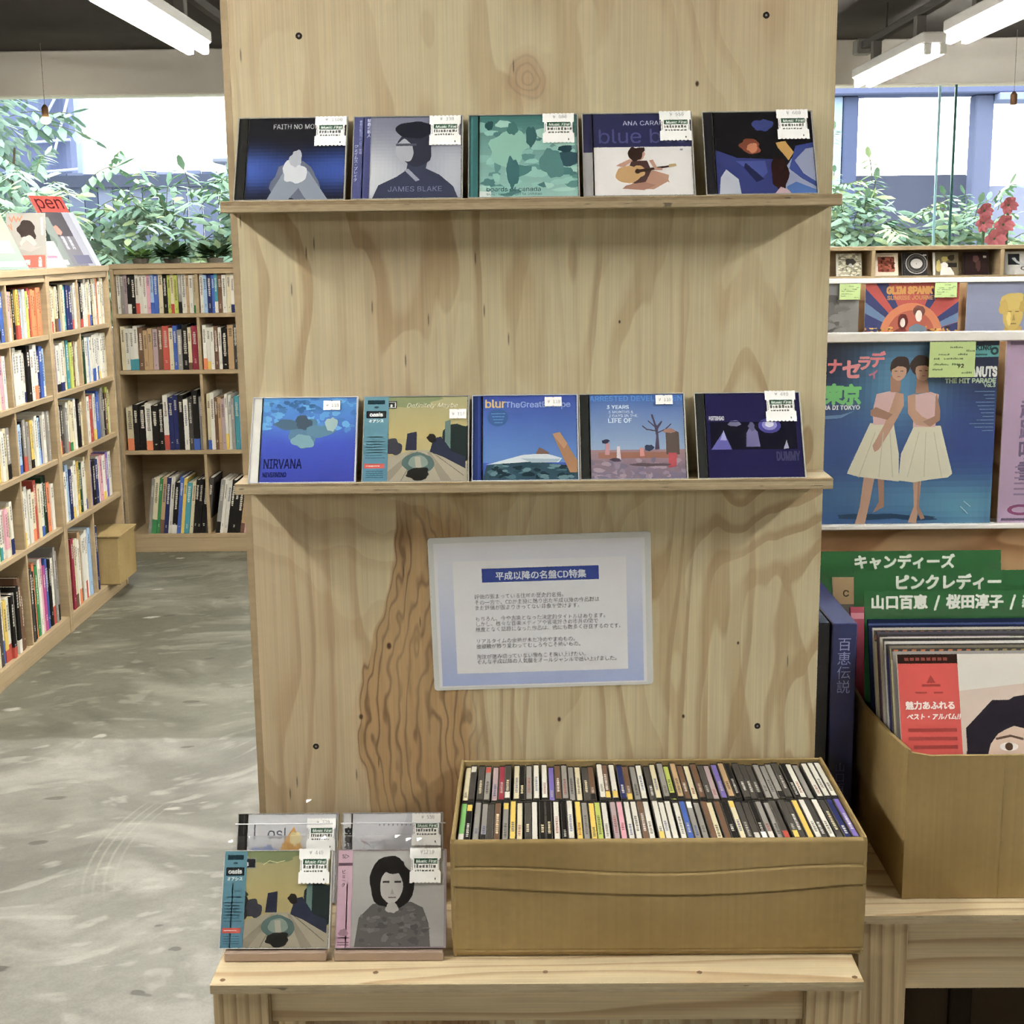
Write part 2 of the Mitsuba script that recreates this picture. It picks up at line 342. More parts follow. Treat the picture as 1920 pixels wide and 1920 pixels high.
# ------------------------------------------------------------------ fluorescent lamps on tracks
LAMP_Z = 2.18
def lamp(x, y0, label):
    k = tag(num('ceiling_lamp'), label, 'lamp', 'twin tube lamps under the dark ceiling'); y1 = y0+1.235
    put(k+'__housing', MB().rbox(x-.055, x+.055, y0, y1, LAMP_Z+.028, LAMP_Z+.075, .006, '#e6e4de'), 'mat_print')
    for i, dx in enumerate((-.030, .030)):
        sfx = '' if i == 0 else '_001'
        e = {'type': 'area', 'radiance': {'type': 'rgb', 'value': [TUBE*t for t in TUBE_TINT]}}
        put(k+'__tube'+sfx, MB().cyl([x+dx, y0+.02, LAMP_Z], [x+dx, y1-.02, LAMP_Z], .0155, n=14), 'mat_print', smooth=False, emitter=e)
        for j, yy in enumerate((y0, y1)):
            q = i*2+j
            put(k+'__lamp_holder'+('' if q == 0 else f'_{q:03d}'), MB().rbox(x+dx-.014, x+dx+.014, yy-.012 if j else yy-.004, yy+.004 if j else yy+.012, LAMP_Z-.012, LAMP_Z+.03, .003, '#dcdad2'), 'mat_print')
    for j, yy in enumerate((y0+.25, y1-.25)):
        put(k+'__bracket'+('' if j == 0 else '_001'), MB().rbox(x-.02, x+.02, yy-.025, yy+.025, LAMP_Z+.07, 2.352, .003, '#77746e'), 'mat_print')
for y0, w in ((-3.05, 'behind the viewer'), (.68, 'nearest the plywood stand'), (2.80, 'past the plywood stand'), (4.33, 'over the bookcases'), (5.85, 'closest to the windows')):
    if y0 < 5: lamp(-1.255, y0, f'twin tube lamp {w}, on the aisle side track')
    lamp(1.64, y0, f'twin tube lamp {w}, on the record side track')
for i, x in enumerate((-1.255, 1.65)):
    k = tag(num('lamp_track'), ('dark lighting track above the aisle beside the bookcases', 'dark lighting track above the record racks')[i], 'track')
    put(k+'__rail', MB().rbox(x-.018, x+.018, -4.0, 7.15, 2.352, 2.385, .003, '#5d5b57'), 'mat_print')
    for j in range(8):
        put(k+'__hanger'+('' if j == 0 else f'_{j:03d}'), MB().cyl([x, -3.8+j*1.5, 2.384], [x, -3.8+j*1.5, CEIL+.002], .005, '#4a4845', 8), 'mat_print')
    put(k+'__end_block', MB().rbox(x-.04, x+.04, 7.1, 7.2, 2.33, 2.40, .006, '#8f8d86'), 'mat_print')
for i, (x, on, lab) in enumerate(((-2.54, 1, 'glowing bulb in a brown socket hanging before the window trees'), (2.55, 0, 'unlit brown lamp socket hanging at the window by the glass edge'))):
    k = tag(num('pendant_lamp'), lab, 'pendant lamp')
    put(k+'__cord', MB().cyl([x, 7.6, 2.185], [x, 7.6, CEIL+.002], .0014, '#8d877c', 8), 'mat_print')
    m = MB().cyl([x, 7.6, 2.125], [x, 7.6, 2.175], .017, '#7a5a3c', 16).cyl([x, 7.6, 2.175], [x, 7.6, 2.19], .017, '#7a5a3c', 16, .006)
    put(k+'__socket', m, 'mat_print')
    if on:
        s = trimesh.creation.icosphere(2, 1.0); v = s.vertices*[.028, .028, .021]+[x, 7.6, 2.110]
        put(k+'__bulb', MB().add(v, s.faces, '#ffffff'), 'mat_print', emitter={'type': 'area', 'radiance': {'type': 'rgb', 'value': [4.0, 3.6, 2.8]}})

# ------------------------------------------------------------------ the plywood display stand with two ledges
PY = 1.8506
S = tag('plywood_stand', 'tall plywood display stand with two narrow CD ledges', 'display stand')
put(S+'__front_panel', MB().box(-.3775, .3936, PY, PY+.018, 0.0, CEIL-.002), 'mat_panel')
put(S+'__side_panel', MB().box(-.3865, -.3775, PY-.0004, 2.29, 0.0, CEIL-.002), 'mat_bookcase')
put(S+'__side_panel_001', MB().box(.3816, .3930, PY+.018, 2.29, 0.0, CEIL-.002), 'mat_bookcase')
for i, (z0, z1) in enumerate(((1.490, 1.504), (1.131, 1.1455))):
    put(S+'__ledge'+('' if i == 0 else '_001'), MB().rbox(-.384, .392, 1.7806, PY, z0, z1, .0006), 'mat_ply_edge')
for i, (x, z) in enumerate(((-.288, 1.71), (.304, 1.727), (-.303, .76), (.313, .785))):
    m = MB().cyl([x, PY-.0004, z], [x, PY+.001, z], .0042, '#2c2622', 14).cyl([x, PY-.0006, z], [x, PY, z], .0015, '#8a8378', 8)
    put(S+'__screw'+('' if i == 0 else f'_{i:03d}'), m, 'mat_print')

# ------------------------------------------------------------------ low tables
def table(name, label, x0, x1, y0, y1, lx, apx, apz, scr=()):
    k = tag(num(name), label, 'table'); T0 = .5855
    put(k+'__table_top', MB().rbox(x0, x1, y0, y1, T0-.0125, T0, .0008), 'mat_pine_x')
    put(k+'__edge_band', MB().box(x0+.0005, x1-.0005, y0-.0012, y0+.0006, T0-.0119, T0-.0008), 'mat_ply_edge')
    n = 0
    for yy in (y0+.008, y1-.072):
        for a, b in lx:
            put(k+'__leg'+('' if n == 0 else f'_{n:03d}'), MB().rbox(a, b, yy, yy+.064, 0.0, T0-.0125, .0015), 'mat_pine_z'); n += 1
    put(k+'__apron', MB().rbox(lx[0][1], lx[1][0], y0+.028, y0+.05, apz, T0-.0125, .001), 'mat_pine_x')
    for i, (sx, sy) in enumerate(scr):
        put(k+'__screw'+('' if i == 0 else f'_{i:03d}'), MB().cyl([sx, sy, T0-.001], [sx, sy, T0+.0003], .0032, '#7a5a38', 12), 'mat_print')
    return k
table('pine_table', 'low pine table with screwed plywood top in front of the stand', -.3875, .390, 1.520, 1.8500, ((-.3865, -.321), (.325, .3895)), 0, .5195,
      ((-.374, 1.530), (-.192, 1.546), (.013, 1.545), (.198, 1.542), (.381, 1.529)))
table('pine_table', 'low pine table under the carton of LP records', .400, 1.30, 1.684, 2.325, ((.424, .4895), (1.22, 1.286)), 0, .465)

k = tag('storage_crate', 'dark brown crate standing under the low table with the record carton', 'crate')
put(k+'__body', MB().rbox(.500, 1.20, 1.80, 2.26, .001, .44, .004, '#3a2f22'), 'mat_print')
for i, x in enumerate((.58, .74, .92)): put(k+'__batten'+('' if i == 0 else f'_{i:03d}'), MB().rbox(x, x+.03, 1.788, 1.801, .01, .43, .002, '#2a2219'), 'mat_print')

# ------------------------------------------------------------------ notice on the stand
def notice():
    k = tag('shop_notice', 'laminated Japanese notice with blue frame on the plywood stand', 'notice')
    W, H = .303, .216
    M = Tf().translate([.0139, PY-.0012, .9519]).rotate([0, 1, 0], -1.34)
    rr = sbox(-W/2+.005, -H/2+.005, W/2-.005, H/2-.005).buffer(.005)
    put(k+'__laminate', MB().extr(rr, 0.0, .00118, '#d3d6d4'), 'mat_print', M)
    m = MB()
    px0, px1, pz0, pz1 = -W/2+.0075, W/2-.0085, -H/2+.004, H/2-.008
    it = [('r', 0, 0, 100, 100, '#e2e4ea'), ('g', 1.5, 1, 98.5, 97, '#a6b8e8', '#e2e4ee', 14), ('r', 8.8, 9.5, 91, 87.5, '#e6e8ee'), ('r', 22.5, 72.5, 78, 82, '#2c449c')]
    kw_w.update()
    it.append(('tc', 50.4, 74.5, 5.9, '平成以降の名盤CD特集', '#e2e6f0', dict(bold=1)))
    lines = '評価の固まっている往年の歴史的名盤。|その一方で、CDが主役に踊り出た平成以降の作品群は|まだ評価が固まりきってない印象を受けます。||もちろん、今や古典となった決定的タイトルはあります。|しかし、様々な音楽メディアや音楽好きの市井の間で|幾度となく話題になった作品は、他にも数多く存在するのです。||リアルタイムの余熱が未だ冷めやまぬもの。|価値観が移り変わってむしろ今こそ熱いもの。||淘汰が進み切っていない現在こそ掬い上げたい。|そんな平成以降の人気盤をオールジャンルで拾い上げました。'.split('|')
    zs = [61.5, 57.5, 53.8, 0, 46.2, 42.6, 38.8, 0, 30.6, 27.0, 0, 19.8, 16.2]
    for s, z in zip(lines, zs):
        if s: it.append(('t', 18.4, z, 3.45, s, '#3c3e4a', dict(px=44)))
    art(m, it, px0, pz0, px1-px0, pz1-pz0, -.00045)
    put(k+'__printed_sheet', m, 'mat_print', M)
notice()

# ------------------------------------------------------------------ CDs
def sticker_mesh(price, kind):
    m = MB()
    if kind == 'big':      # price label with shop strip
        W, H = .040, .044
        g = sbox(0, 0, W, H)
        for i in range(1, 8): g = g.difference(Point(W*i/8, 0).buffer(.0012)).difference(Point(W*i/8, H).buffer(.0010))
        g = g.difference(sbox(-1, H*.33, .0018, H*.70)).difference(sbox(W-.0018, H*.33, 1, H*.70))
        m.poly(g, 0, '#f4f4f0')
        m.poly(sbox(.0055, H*.545, W-.0045, H*.70), -.00004, '#274a38')
        m.poly(affinity.translate(text('Music First', .0052, 'latin', 1, slant=.18), .0075, H*.575), -.00008, '#e9efe8')
        m.poly(affinity.translate(text(price, .0062, 'mono'), .013, H*.83), -.00004, '#8b8b88')
        r = random.Random(price)
        for j, (z, x0, x1, hh) in enumerate(((.43, .006, .034, .0045), (.33, .007, .031, .0024))):
            x = x0
            while x < x1:
                w = r.uniform(.0012, .0034); m.poly(sbox(x, H*z, x+w, H*z+hh*r.uniform(.7, 1)), -.00004, '#555550'); x += w+.0012
        for x in (.0024, .0034, .0365, .0375): m.poly(sbox(x, H*.37, x+.0006, H*.66), -.00004, '#9b9b98')
        m.poly(sbox(.032, .004, .0335, .0065), -.00004, '#444440')
    else:                   # small price tag
        W, H = .0225, .0135
        g = sbox(0, 0, W, H).difference(Point(W/2, 0).buffer(.0009)).difference(Point(W/2, H).buffer(.0009))
        m.poly(g, 0, '#f4f4f2')
        m.poly(affinity.translate(text(price, .0058, 'mono'), .0035, .0045), -.00004, '#9a9a98')
    return m
CASE_H, CASE_W = .1215, .140
def case_mesh(rim, spine_side):
    m = MB().box(.001, CASE_W-.001, .0022, .0098, .0008, CASE_H-.0008, spine_side)
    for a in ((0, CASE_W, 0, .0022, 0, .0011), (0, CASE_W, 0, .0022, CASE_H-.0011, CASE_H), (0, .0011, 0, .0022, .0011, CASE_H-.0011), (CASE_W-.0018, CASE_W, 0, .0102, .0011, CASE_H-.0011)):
        m.box(*a, rim)  # clear plastic edges in light grey, their glints painted as colour
    return m
LID = MB().add([[.0005, .0002, .0005], [CASE_W-.0005, .0002, .0005], [CASE_W-.0005, .0002, CASE_H-.0005], [.0005, .0002, CASE_H-.0005]], [[0, 1, 2], [0, 2, 3]])
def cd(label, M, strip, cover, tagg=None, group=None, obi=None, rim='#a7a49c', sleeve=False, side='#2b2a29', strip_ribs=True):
    k = tag(num('cd_case'), label, 'CD', group)
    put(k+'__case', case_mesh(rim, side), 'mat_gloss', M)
    s = MB(); w0 = .0128
    art(s, strip, .0012, .0011, w0-.0012, CASE_H-.0022, .0019)
    if strip_ribs:
        s.box(w0-.0002, w0+.0012, .0004, .0019, .0011, CASE_H-.0011, rim)
    put(k+'__tray_strip', s, 'mat_print', M)
    c = MB(); art(c, cover, .0142, .0016, CASE_W-.0142-.0024, CASE_H-.0030, .0016); put(k+'__cover_insert', c, 'mat_print', M)
    if obi:
        o = MB(); art(o, obi[1], .0008, .0011, obi[0], CASE_H-.0022, .0007); put(k+'__paper_band', o, 'mat_print', M)
    put(k+'__lid', LID, 'mat_clear', M)
    if tagg:
        st = sticker_mesh(tagg[3], tagg[2]); d = put(k+'__price_label', st, 'mat_print', M @ Tf().translate([tagg[0], -.0006 if not sleeve else -.0022, tagg[1]]))
    if sleeve:
        f = MB(); e = .004
        f.add([[-e, -.0016, -.003], [CASE_W+e, -.0016, -.003], [CASE_W+e, -.0016, CASE_H+.010], [-e, -.0016, CASE_H+.010]], [[0, 1, 2], [0, 2, 3]])
        t = np.linspace(0, math.pi, 7)                                # rolled side folds and creased top hem
        for sx in (-1, 1):
            x = -e if sx < 0 else CASE_W+e
            v = [[x+sx*.0026*math.sin(a), -.0016+.0055*(1-math.cos(a))/2*1.0, z] for z in (-.003, CASE_H+.010) for a in t]
            f.add(v, [[i, i+1, i+8] for i in range(6)]+[[i, i+8, i+7] for i in range(6)])
        r = random.Random(label); xs = np.linspace(-e, CASE_W+e, 22)
        v = [[x, -.0016+.0022*r.uniform(-1, 1)*(j > 0), CASE_H+.010+.004*j] for j in range(3) for x in xs]
        f.add(v, [[j*22+i, j*22+i+1, j*22+i+23] for j in range(2) for i in range(21)]+[[j*22+i, j*22+i+23, j*22+i+22] for j in range(2) for i in range(21)])
        put(k+'__plastic_sleeve', f, 'mat_clear', M)
    return k
R0 = lambda c: [('r', 0, 0, 100, 100, c)]

# cover prints: plain colour stand-ins with the lettering the cases carry
COV = {}
COV['plume'] = R0('#1b1b20')+[('field', 24, '#1b1b20', [(0, 36, 34, 19, '#2f54ae', .95), (100, 36, 40, 19, '#2c4fa8', .95), (50, 34, 40, 14, '#22408e', .8)]),
    ('b', 50, 22, 22, 26, '#5b6377', 3), ('p', [(22, 0), (40, 38), (52, 46), (64, 34), (84, 0), (62, 0), (54, 14), (44, 0)], '#7e8796'), ('b', 49, 34, 12, 15, '#c9ccd2', 9), ('b', 50, 50, 6, 11, '#a9adb6', 14),
    ('tc', 50, 87, 8.2, 'FAITH NO MORE', '#bdbfc4', dict(kind='latin'))]
COV['blurred bust'] = [('field', 24, '#83869a', [(6, 26, 40, 40, '#cdd0d6', .9), (94, 30, 30, 44, '#c2c6d0', .8), (50, 100, 60, 26, '#70738a', .8)]),
    ('p', [(10, 0), (16, 16), (34, 26), (44, 34), (46, 48), (66, 48), (64, 36), (78, 28), (92, 14), (97, 0)], '#353a52'), ('b', 53, 63, 18, 24, '#2d3040', 5, .1), ('b', 42, 58, 9, 14, '#a9abb5', 11, .12), ('r', 33, 64, 54, 67, '#4a4d5e'),
    ('b', 52, 84, 19, 11, '#20222e', 8, .1), ('p', [(42, 34), (46, 36), (58, 22), (54, 20)], '#8f93a4'), ('tc', 53, 8, 8.4, 'JAMES BLAKE', '#6e7592', dict(kind='latin'))]
COV['teal wash'] = R0('#5f9c96')+[('g', 0, 0, 100, 100, '#93c4bb', '#31706c', 8), ('s', 0, 5, 100, 95, 90, ['#7fb5ac', '#4f8d88', '#8fc3b8', '#3f7a78', '#a3cfc2'], 9, 5), ('b', 30, 60, 20, 22, '#8abfae', 2),
    ('b', 34, 30, 6, 20, '#32676a', 7), ('b', 10, 88, 4, 6, '#1c4a4c', 1), ('b', 34, 84, 5, 9, '#356d68', 3), ('b', 53, 74, 5, 14, '#2f6262', 4), ('b', 86, 46, 18, 10, '#2c4f5a', 8), ('b', 88, 58, 8, 4, '#1f3f48', 6), ('b', 74, 40, 12, 18, '#4a807e', 12),
    ('r', 0, 0, 12, 7, '#d6e2dc'), ('t', 7, 6.5, 7.2, 'boards of canada', '#25474a', dict(kind='latin')), ('t', 7, 1.8, 4.2, 'music has the right to children', '#3a6466', dict(kind='latin'))]
COV['guitar player'] = R0('#ece8e6')+[('r', 0, 59, 100, 100, '#2b2c55'), ('tc', 52, 86, 7.6, 'ANA CARAM', '#b9bad0', dict(kind='latin')), ('t', 4, 64, 24, 'blue bossa', '#45497e', dict(kind='latin')),
    ('p', [(32, 8), (60, 7), (74, 16), (76, 24), (60, 30), (44, 28), (38, 14)], '#b98a70'), ('p', [(28, 8), (50, 6), (62, 12), (50, 16), (32, 12)], '#a87862'), ('p', [(58, 24), (76, 15), (74, 21), (60, 30)], '#b98a70'),
    ('p', [(34, 30), (38, 42), (54, 42), (58, 30), (52, 16), (40, 14)], '#4d3230'), ('b', 34, 25, 12, 11, '#c99f63', 3, .08), ('b', 45, 29, 7, 7, '#c99f63', 5, .08), ('e', 44, 29, 2.6, 3, '#3a2418'), ('p', [(44, 27), (78, 34), (78, 36), (44, 31)], '#3b2a20'), ('p', [(76, 33), (84, 35), (83, 38), (76, 37)], '#b39a6a'),
    ('p', [(22, 36), (36, 44), (40, 42), (30, 34)], '#c0917a'), ('p', [(56, 42), (62, 30), (70, 30), (68, 33), (64, 33), (60, 43)], '#c0917a'), ('b', 46, 49, 6, 6.5, '#c99a84', 2, .08), ('b', 42, 50, 7, 9, '#33211d', 7, .14), ('b', 47, 55, 6, 3, '#33211d', 6), ('r', 88, 54, 91, 56, '#9a9694')]
COV['draped cloth'] = R0('#17161a')+[('p', [(0, 0), (0, 54), (22, 44), (58, 42), (66, 10), (60, 0)], '#2b3576'), ('p', [(2, 0), (4, 20), (10, 30), (22, 18), (24, 0)], '#b9bfcd'), ('p', [(20, 40), (34, 28), (44, 16), (52, 26), (50, 40)], '#3c4a94'), ('p', [(30, 38), (48, 18), (40, 14), (28, 32)], '#1d2248'),
    ('p', [(68, 0), (72, 34), (84, 54), (100, 62), (100, 0)], '#8e96b4'), ('p', [(74, 30), (86, 18), (100, 8), (100, 14), (88, 24), (80, 40), (92, 54), (100, 56), (100, 62), (82, 58)], '#2c3f8a'), ('p', [(70, 8), (80, 14), (100, 4), (100, 0), (72, 0)], '#3a66a8'), ('p', [(62, 62), (72, 64), (80, 50), (74, 40), (64, 56)], '#c89a48'),
    ('b', 64, 24, 8, 22, '#2a1614', 4), ('b', 36, 58, 11, 9, '#7a3a24', 5), ('b', 38, 56, 6, 5.5, '#c07a52', 6), ('b', 50, 84, 10, 8, '#2f3c7c', 8), ('p', [(58, 0), (64, 8), (72, 4), (74, 0)], '#c9a9ae')]
COV['water blue'] = R0('#2b46b4')+[('g', 0, 0, 100, 46, '#26349c', '#2b46b6', 5), ('g', 0, 46, 100, 100, '#2b46b6', '#3a8ccc', 9), ('s', 0, 62, 100, 100, 60, ['#4795d2', '#3a80c4', '#2f6fb8', '#57a3d8'], 6, 12), ('s', 4, 84, 60, 96, 26, ['#245a92', '#2d6aa6'], 4, 3),
    ('b', 45, 58, 17, 16, '#4a7794', 6), ('b', 44, 70, 9, 9, '#3d4f62', 9), ('b', 62, 60, 14, 8, '#4f7d96', 4), ('b', 26, 68, 13, 6, '#42627a', 5), ('b', 74, 68, 6, 9, '#9cb6b6', 8), ('b', 44, 48, 12, 8, '#6f9aa6', 12),
    ('t', 3, 16, 15, 'NIRVANA', '#12174a', dict(kind='latin', bold=1)), ('t', 3, 6, 7, 'NEVERMIND', '#10154a', dict(kind='latin', bold=2))]
OASIS_BAND = R0('#4d8296')+[('g', 0, 0, 100, 100, '#487c92', '#5a90a0', 4), ('r', 14, 91, 84, 96, '#16323c'), ('e', 50, 87.5, 10, 1.2, '#2a4a56'), ('r', 10, 74.5, 90, 83, '#12181c'), ('r', 14, 75.5, 86, 82, '#2a2e30'), ('tc', 50, 76.6, 6.0, 'oasis', '#e8ecea', dict(kind='latin', bold=2)),
    ('tc', 50, 69.5, 4.2, 'オアシス', '#e3eaea', dict(bold=2)), ('tc', 52, 62, 3.4, 'Definitely', '#b9ced2', dict(kind='latin', slant=.3)), ('tc', 56, 58, 3.4, 'Maybe', '#b9ced2', dict(kind='latin', slant=.3)), ('r', 18, 51.5, 80, 52.6, '#b06a5a'),
    *[('r', 10, 46-i*3.2, 78+12*(i % 3 == 0), 46.9-i*3.2, '#315c6c') for i in range(7)], ('r', 6, 15, 88, 20.5, '#c14a40'), ('r', 14, 17.4, 70, 18.2, '#e6c8c0'), *[('r', 14, 4+i*2.4, 84, 4.9+i*2.4, '#2f5868') for i in range(4)]]
ROOM = R0('#b3a46a')+[('g', 0, 50, 100, 100, '#b9a868', '#a7a272', 5), ('b', 40, 96, 30, 8, '#7f8a5c', 2), ('p', [(0, 0), (0, 24), (42, 36), (60, 36), (100, 20), (100, 0)], '#a39a84'), ('p', [(4, 0), (40, 34), (44, 34), (18, 0)], '#8f8672'), ('p', [(84, 0), (60, 34), (57, 34), (72, 0)], '#8f8672'), ('l', [(30, 0), (47, 34)], .5, '#7d745f'), ('l', [(96, 6), (62, 34)], .5, '#7d745f'),
    ('b', 96, 46, 22, 24, '#25302f', 4), ('p', [(76, 30), (76, 70), (82, 72), (82, 30)], '#5f7a74'), ('p', [(60, 34), (64, 50), (72, 52), (84, 34), (98, 28), (98, 14), (74, 28)], '#2b3044'), ('b', 6, 42, 10, 18, '#2a2722', 7), ('b', 4, 56, 10, 6, '#3a4030', 3), ('b', 22, 40, 8, 10, '#3a3a44', 9), ('p', [(34, 36), (36, 56), (46, 58), (46, 36)], '#2c2f42'), ('b', 62, 50, 5, 5, '#2a2622', 5),
    ('b', 48, 21, 17, 12, '#4d6864', 11, .08), ('b', 48, 22, 10, 8, '#7d8d82', 3, .08), ('p', [(44, 28), (50, 28), (52, 14), (46, 12)], '#a9a290'), ('b', 48, 8, 13, 7, '#23221f', 6)]
COV['room yellow'] = ROOM+[('r', 0, 86, 24, 95, '#26282a'), ('r', 0, 87, 23, 94, '#dfe0dc'), ('r', 0, 87.6, 22, 93.4, '#26282a'), ('t', 17, 88.3, 5.2, 's', '#e8e8e4', dict(kind='latin', bold=2)), ('t', 34, 87, 7.2, 'Definitely Maybe', '#e3dfc6', dict(kind='latin', slant=.35))]
COV['room olive'] = ROOM+[('r', 0, 82, 22, 93, '#8d8f88'), ('r', 0, 83, 21.2, 92, '#23262a'), ('t', 2, 84.6, 7.0, 'asis', '#e3e4e0', dict(kind='latin', bold=2)), ('l', [(30, 86), (36, 90), (44, 88), (52, 90)], .5, '#c9c79a')]
COV['boat blue'] = R0('#2c50ac')+[('g', 0, 20, 100, 100, '#4f80c0', '#2b48a6', 9), ('p', [(0, 0), (4, 17), (40, 24), (92, 16), (100, 8), (100, 0)], '#2b4858'), ('s', 4, 2, 96, 18, 50, ['#1d3038', '#3f6670', '#25424c', '#5d8088'], 5, 9), ('p', [(4, 18), (42, 29), (66, 31), (84, 25), (80, 20), (50, 21)], '#cfd8de'), ('p', [(40, 25), (82, 24), (78, 20), (52, 20)], '#9fb3c0'), ('p', [(56, 30), (60, 38), (70, 32), (70, 30)], '#7c5a4c'),
    ('p', [(74, 54), (82, 56), (100, 22), (100, 8), (92, 8)], '#a87850'), ('p', [(74, 54), (82, 56), (90, 42), (86, 36)], '#c09068'), ('t', 2, 86, 13, 'blur', '#d9b66a', dict(kind='latin', bold=1)), ('t', 24, 86, 9.4, 'TheGreatEscape', '#8ea4d8', dict(kind='latin', bold=1)), ('e', 16, 74, 11, 10.5, '#2c5a98'), *[('r', 9+i, 78-i*3.6, 24-i, 79.2-i*3.6, '#4f86b8') for i in range(4)]]
COV['dry tree'] = R0('#3a6cb0')+[('g', 0, 32, 100, 100, '#8fa9c8', '#2f5ca8', 9), ('g', 0, 0, 100, 34, '#6d6480', '#9a7a80', 5), ('r', 8, 24, 92, 31, '#9a6450'), ('s', 0, 0, 100, 22, 70, ['#8a7c90', '#6f6880', '#9d8a96', '#7d6a78'], 5, 4), ('t', 0, 92.5, 8.4, 'ARRESTED DEVELOPMENT', '#3f88cc', dict(kind='latin', bold=1)),
    ('t', 18, 83, 6, '3 YEARS', '#dfe8f2', dict(kind='latin', bold=1)), ('t', 20, 77.6, 4.4, '5 MONTHS &', '#dfe8f2', dict(kind='latin')), ('t', 20, 73, 4.4, '2 DAYS IN THE', '#dfe8f2', dict(kind='latin')), ('t', 19, 66.4, 7, 'LIFE OF', '#dfe8f2', dict(kind='latin', bold=1)),
    ('p', [(68, 34), (70, 50), (68, 64), (65, 76), (67, 76), (70, 64), (71, 62), (76, 68), (77, 67), (72, 58), (73, 34)], '#4a3f58'), ('l', [(70, 56), (60, 58), (56, 62)], .7, '#4a3f58'), ('l', [(70, 60), (62, 68)], .6, '#4a3f58'), ('l', [(72, 54), (80, 58), (86, 64)], .6, '#4a3f58'),
    ('p', [(80, 28), (80, 54), (86, 58), (94, 54), (94, 28)], '#5c4f4a'), ('p', [(82, 12), (82, 30), (91, 30), (90, 14)], '#b0404c'), ('b', 84, 56, 6, 3, '#a3786a', 3), ('p', [(15, 28), (16, 42), (20, 42), (20, 28)], '#c08a92'), ('b', 16, 44, 4, 2.4, '#2b2c48', 2), ('p', [(27, 22), (28, 38), (31, 38), (32, 22)], '#d8cad0'), ('p', [(52, 26), (52, 36), (56, 36), (57, 26)], '#d08a84'), ('b', 62, 36, 4.5, 4, '#33405c', 4), ('b', 62, 16, 20, 2, '#5a4a52', 7), ('b', 26, 22, 6, 2, '#4a3c50', 5)]
COV['night navy'] = R0('#1d1a4a')+[('r', 4, 33, 95, 66, '#141322'), ('p', [(4, 33), (18, 55), (26, 33)], '#5b58a8'), ('p', [(14, 44), (18, 56), (21, 44)], '#9a9ad0'), ('b', 30, 64, 6, 4, '#6d6c8c', 3), ('e', 67, 61, 12, 9, '#3f3a90'), ('e', 67, 62, 8, 6.4, '#8a86cc'), ('e', 67, 63, 4.6, 4, '#d9d9ee'), ('p', [(41, 36), (42, 52), (47, 62), (54, 54), (56, 36)], '#6a6496'), ('b', 48, 60, 3.6, 5, '#57567a', 5), ('p', [(80, 33), (84, 44), (86, 34)], '#a9aac4'), ('r', 4, 65.6, 95, 66.5, '#1d1a4a'),
    ('t', 3, 68, 6.2, 'PORTISHEAD', '#d4d4e2', dict(kind='latin', bold=2)), ('t', 72, 20, 13, 'DUMMY', '#3b3a62', dict(kind='latin', bold=3))]
kw_w.update({'GLIM SPANKY': .82, 'PORTISHEAD': .42, 'DUMMY': .5, 'NIRVANA': .62, 'NEVERMIND': .62, 'FAITH NO MORE': .8, 'THE PEANUTS': .62, 'KING': 1.0})
COV['grey portrait'] = R0('#b4b1ae')+[('g', 0, 0, 100, 100, '#aaa7a4', '#bdbab6', 4), ('p', [(8, 0), (12, 30), (26, 44), (40, 46), (66, 46), (78, 40), (84, 24), (86, 0)], '#5f5c5a'), ('s', 14, 2, 82, 40, 60, ['#6a6765', '#545150', '#747170'], 4, 6), ('b', 45, 66, 23, 28, '#22201f', 9, .1), ('b', 45, 62, 11.5, 18, '#c4bfba', 4, .06), ('r', 36, 66, 43, 68, '#3c3835'), ('r', 48, 66, 55, 68, '#3c3835'), ('p', [(44, 54), (46, 60), (48, 54)], '#a8a39e'), ('r', 42, 50, 50, 51.4, '#7d6a66'), ('b', 46, 40, 6, 6, '#b9b4ae', 3), ('b', 45, 84, 15, 8, '#22201f', 5)]
PINK_BAND = R0('#cda3b6')+[('g', 0, 0, 100, 100, '#c79cb2', '#d6b3c2', 3), ('r', 0, 84, 100, 87, '#6a4a5c'), ('tc', 50, 92, 5, 'S▷', '#5c4458', dict(bold=1)), ('v', 26, 76, 4.4, 'ビョーク', '#6a4a5c', dict(bold=1)), ('b', 50, 15, 30, 4, '#9a7486', 3), *[('r', 12, 2+i*2.4, 88, 3+i*2.4, '#7d5c6e') for i in range(4)]]
COV['burst white'] = R0('#d9dade')+[('p', [(2, 58), (10, 64), (16, 60), (24, 66), (30, 61), (38, 59), (2, 57)], '#7d8cb4'), ('p', [(30, 40), (40, 66), (52, 86), (62, 62), (70, 40)], '#d8a048'), ('b', 54, 72, 6, 9, '#efe0a0', 4), ('b', 54, 44, 18, 12, '#c0392e', 6, .1), ('b', 54, 32, 14, 8, '#8f2f2c', 6), ('l', [(8, 72), (8, 88)], .8, '#5c6270'), ('t', 22, 72, 17, 'osl', '#5c6270', dict(kind='latin')), ('l', [(72, 66), (70, 80), (74, 90), (78, 80), (74, 68)], .8, '#5c6270'), ('r', 6, 28, 7, 40, '#5c6270'), ('r', 26, 28, 27, 40, '#5c6270')]
COV['line white'] = R0('#d3d3d8')+[('p', [(62, 100), (100, 100), (100, 0), (40, 0), (44, 40)], '#c6c6cd'), *[('r', 30+i*5, 86, 31.2+i*5, 88, '#85858c') for i in range(9)], ('l', [(12, 70), (24, 60), (26, 54)], .5, '#6c6c78'), ('l', [(24, 62), (36, 70), (40, 54)], .5, '#6c6c78'), ('e', 40, 42, 2, 2, '#8a8a92'), ('e', 80, 44, 2, 2, '#8a8a92'), ('l', [(12, 70), (14, 66)], .8, '#b08a7a')]
LEAN = 30
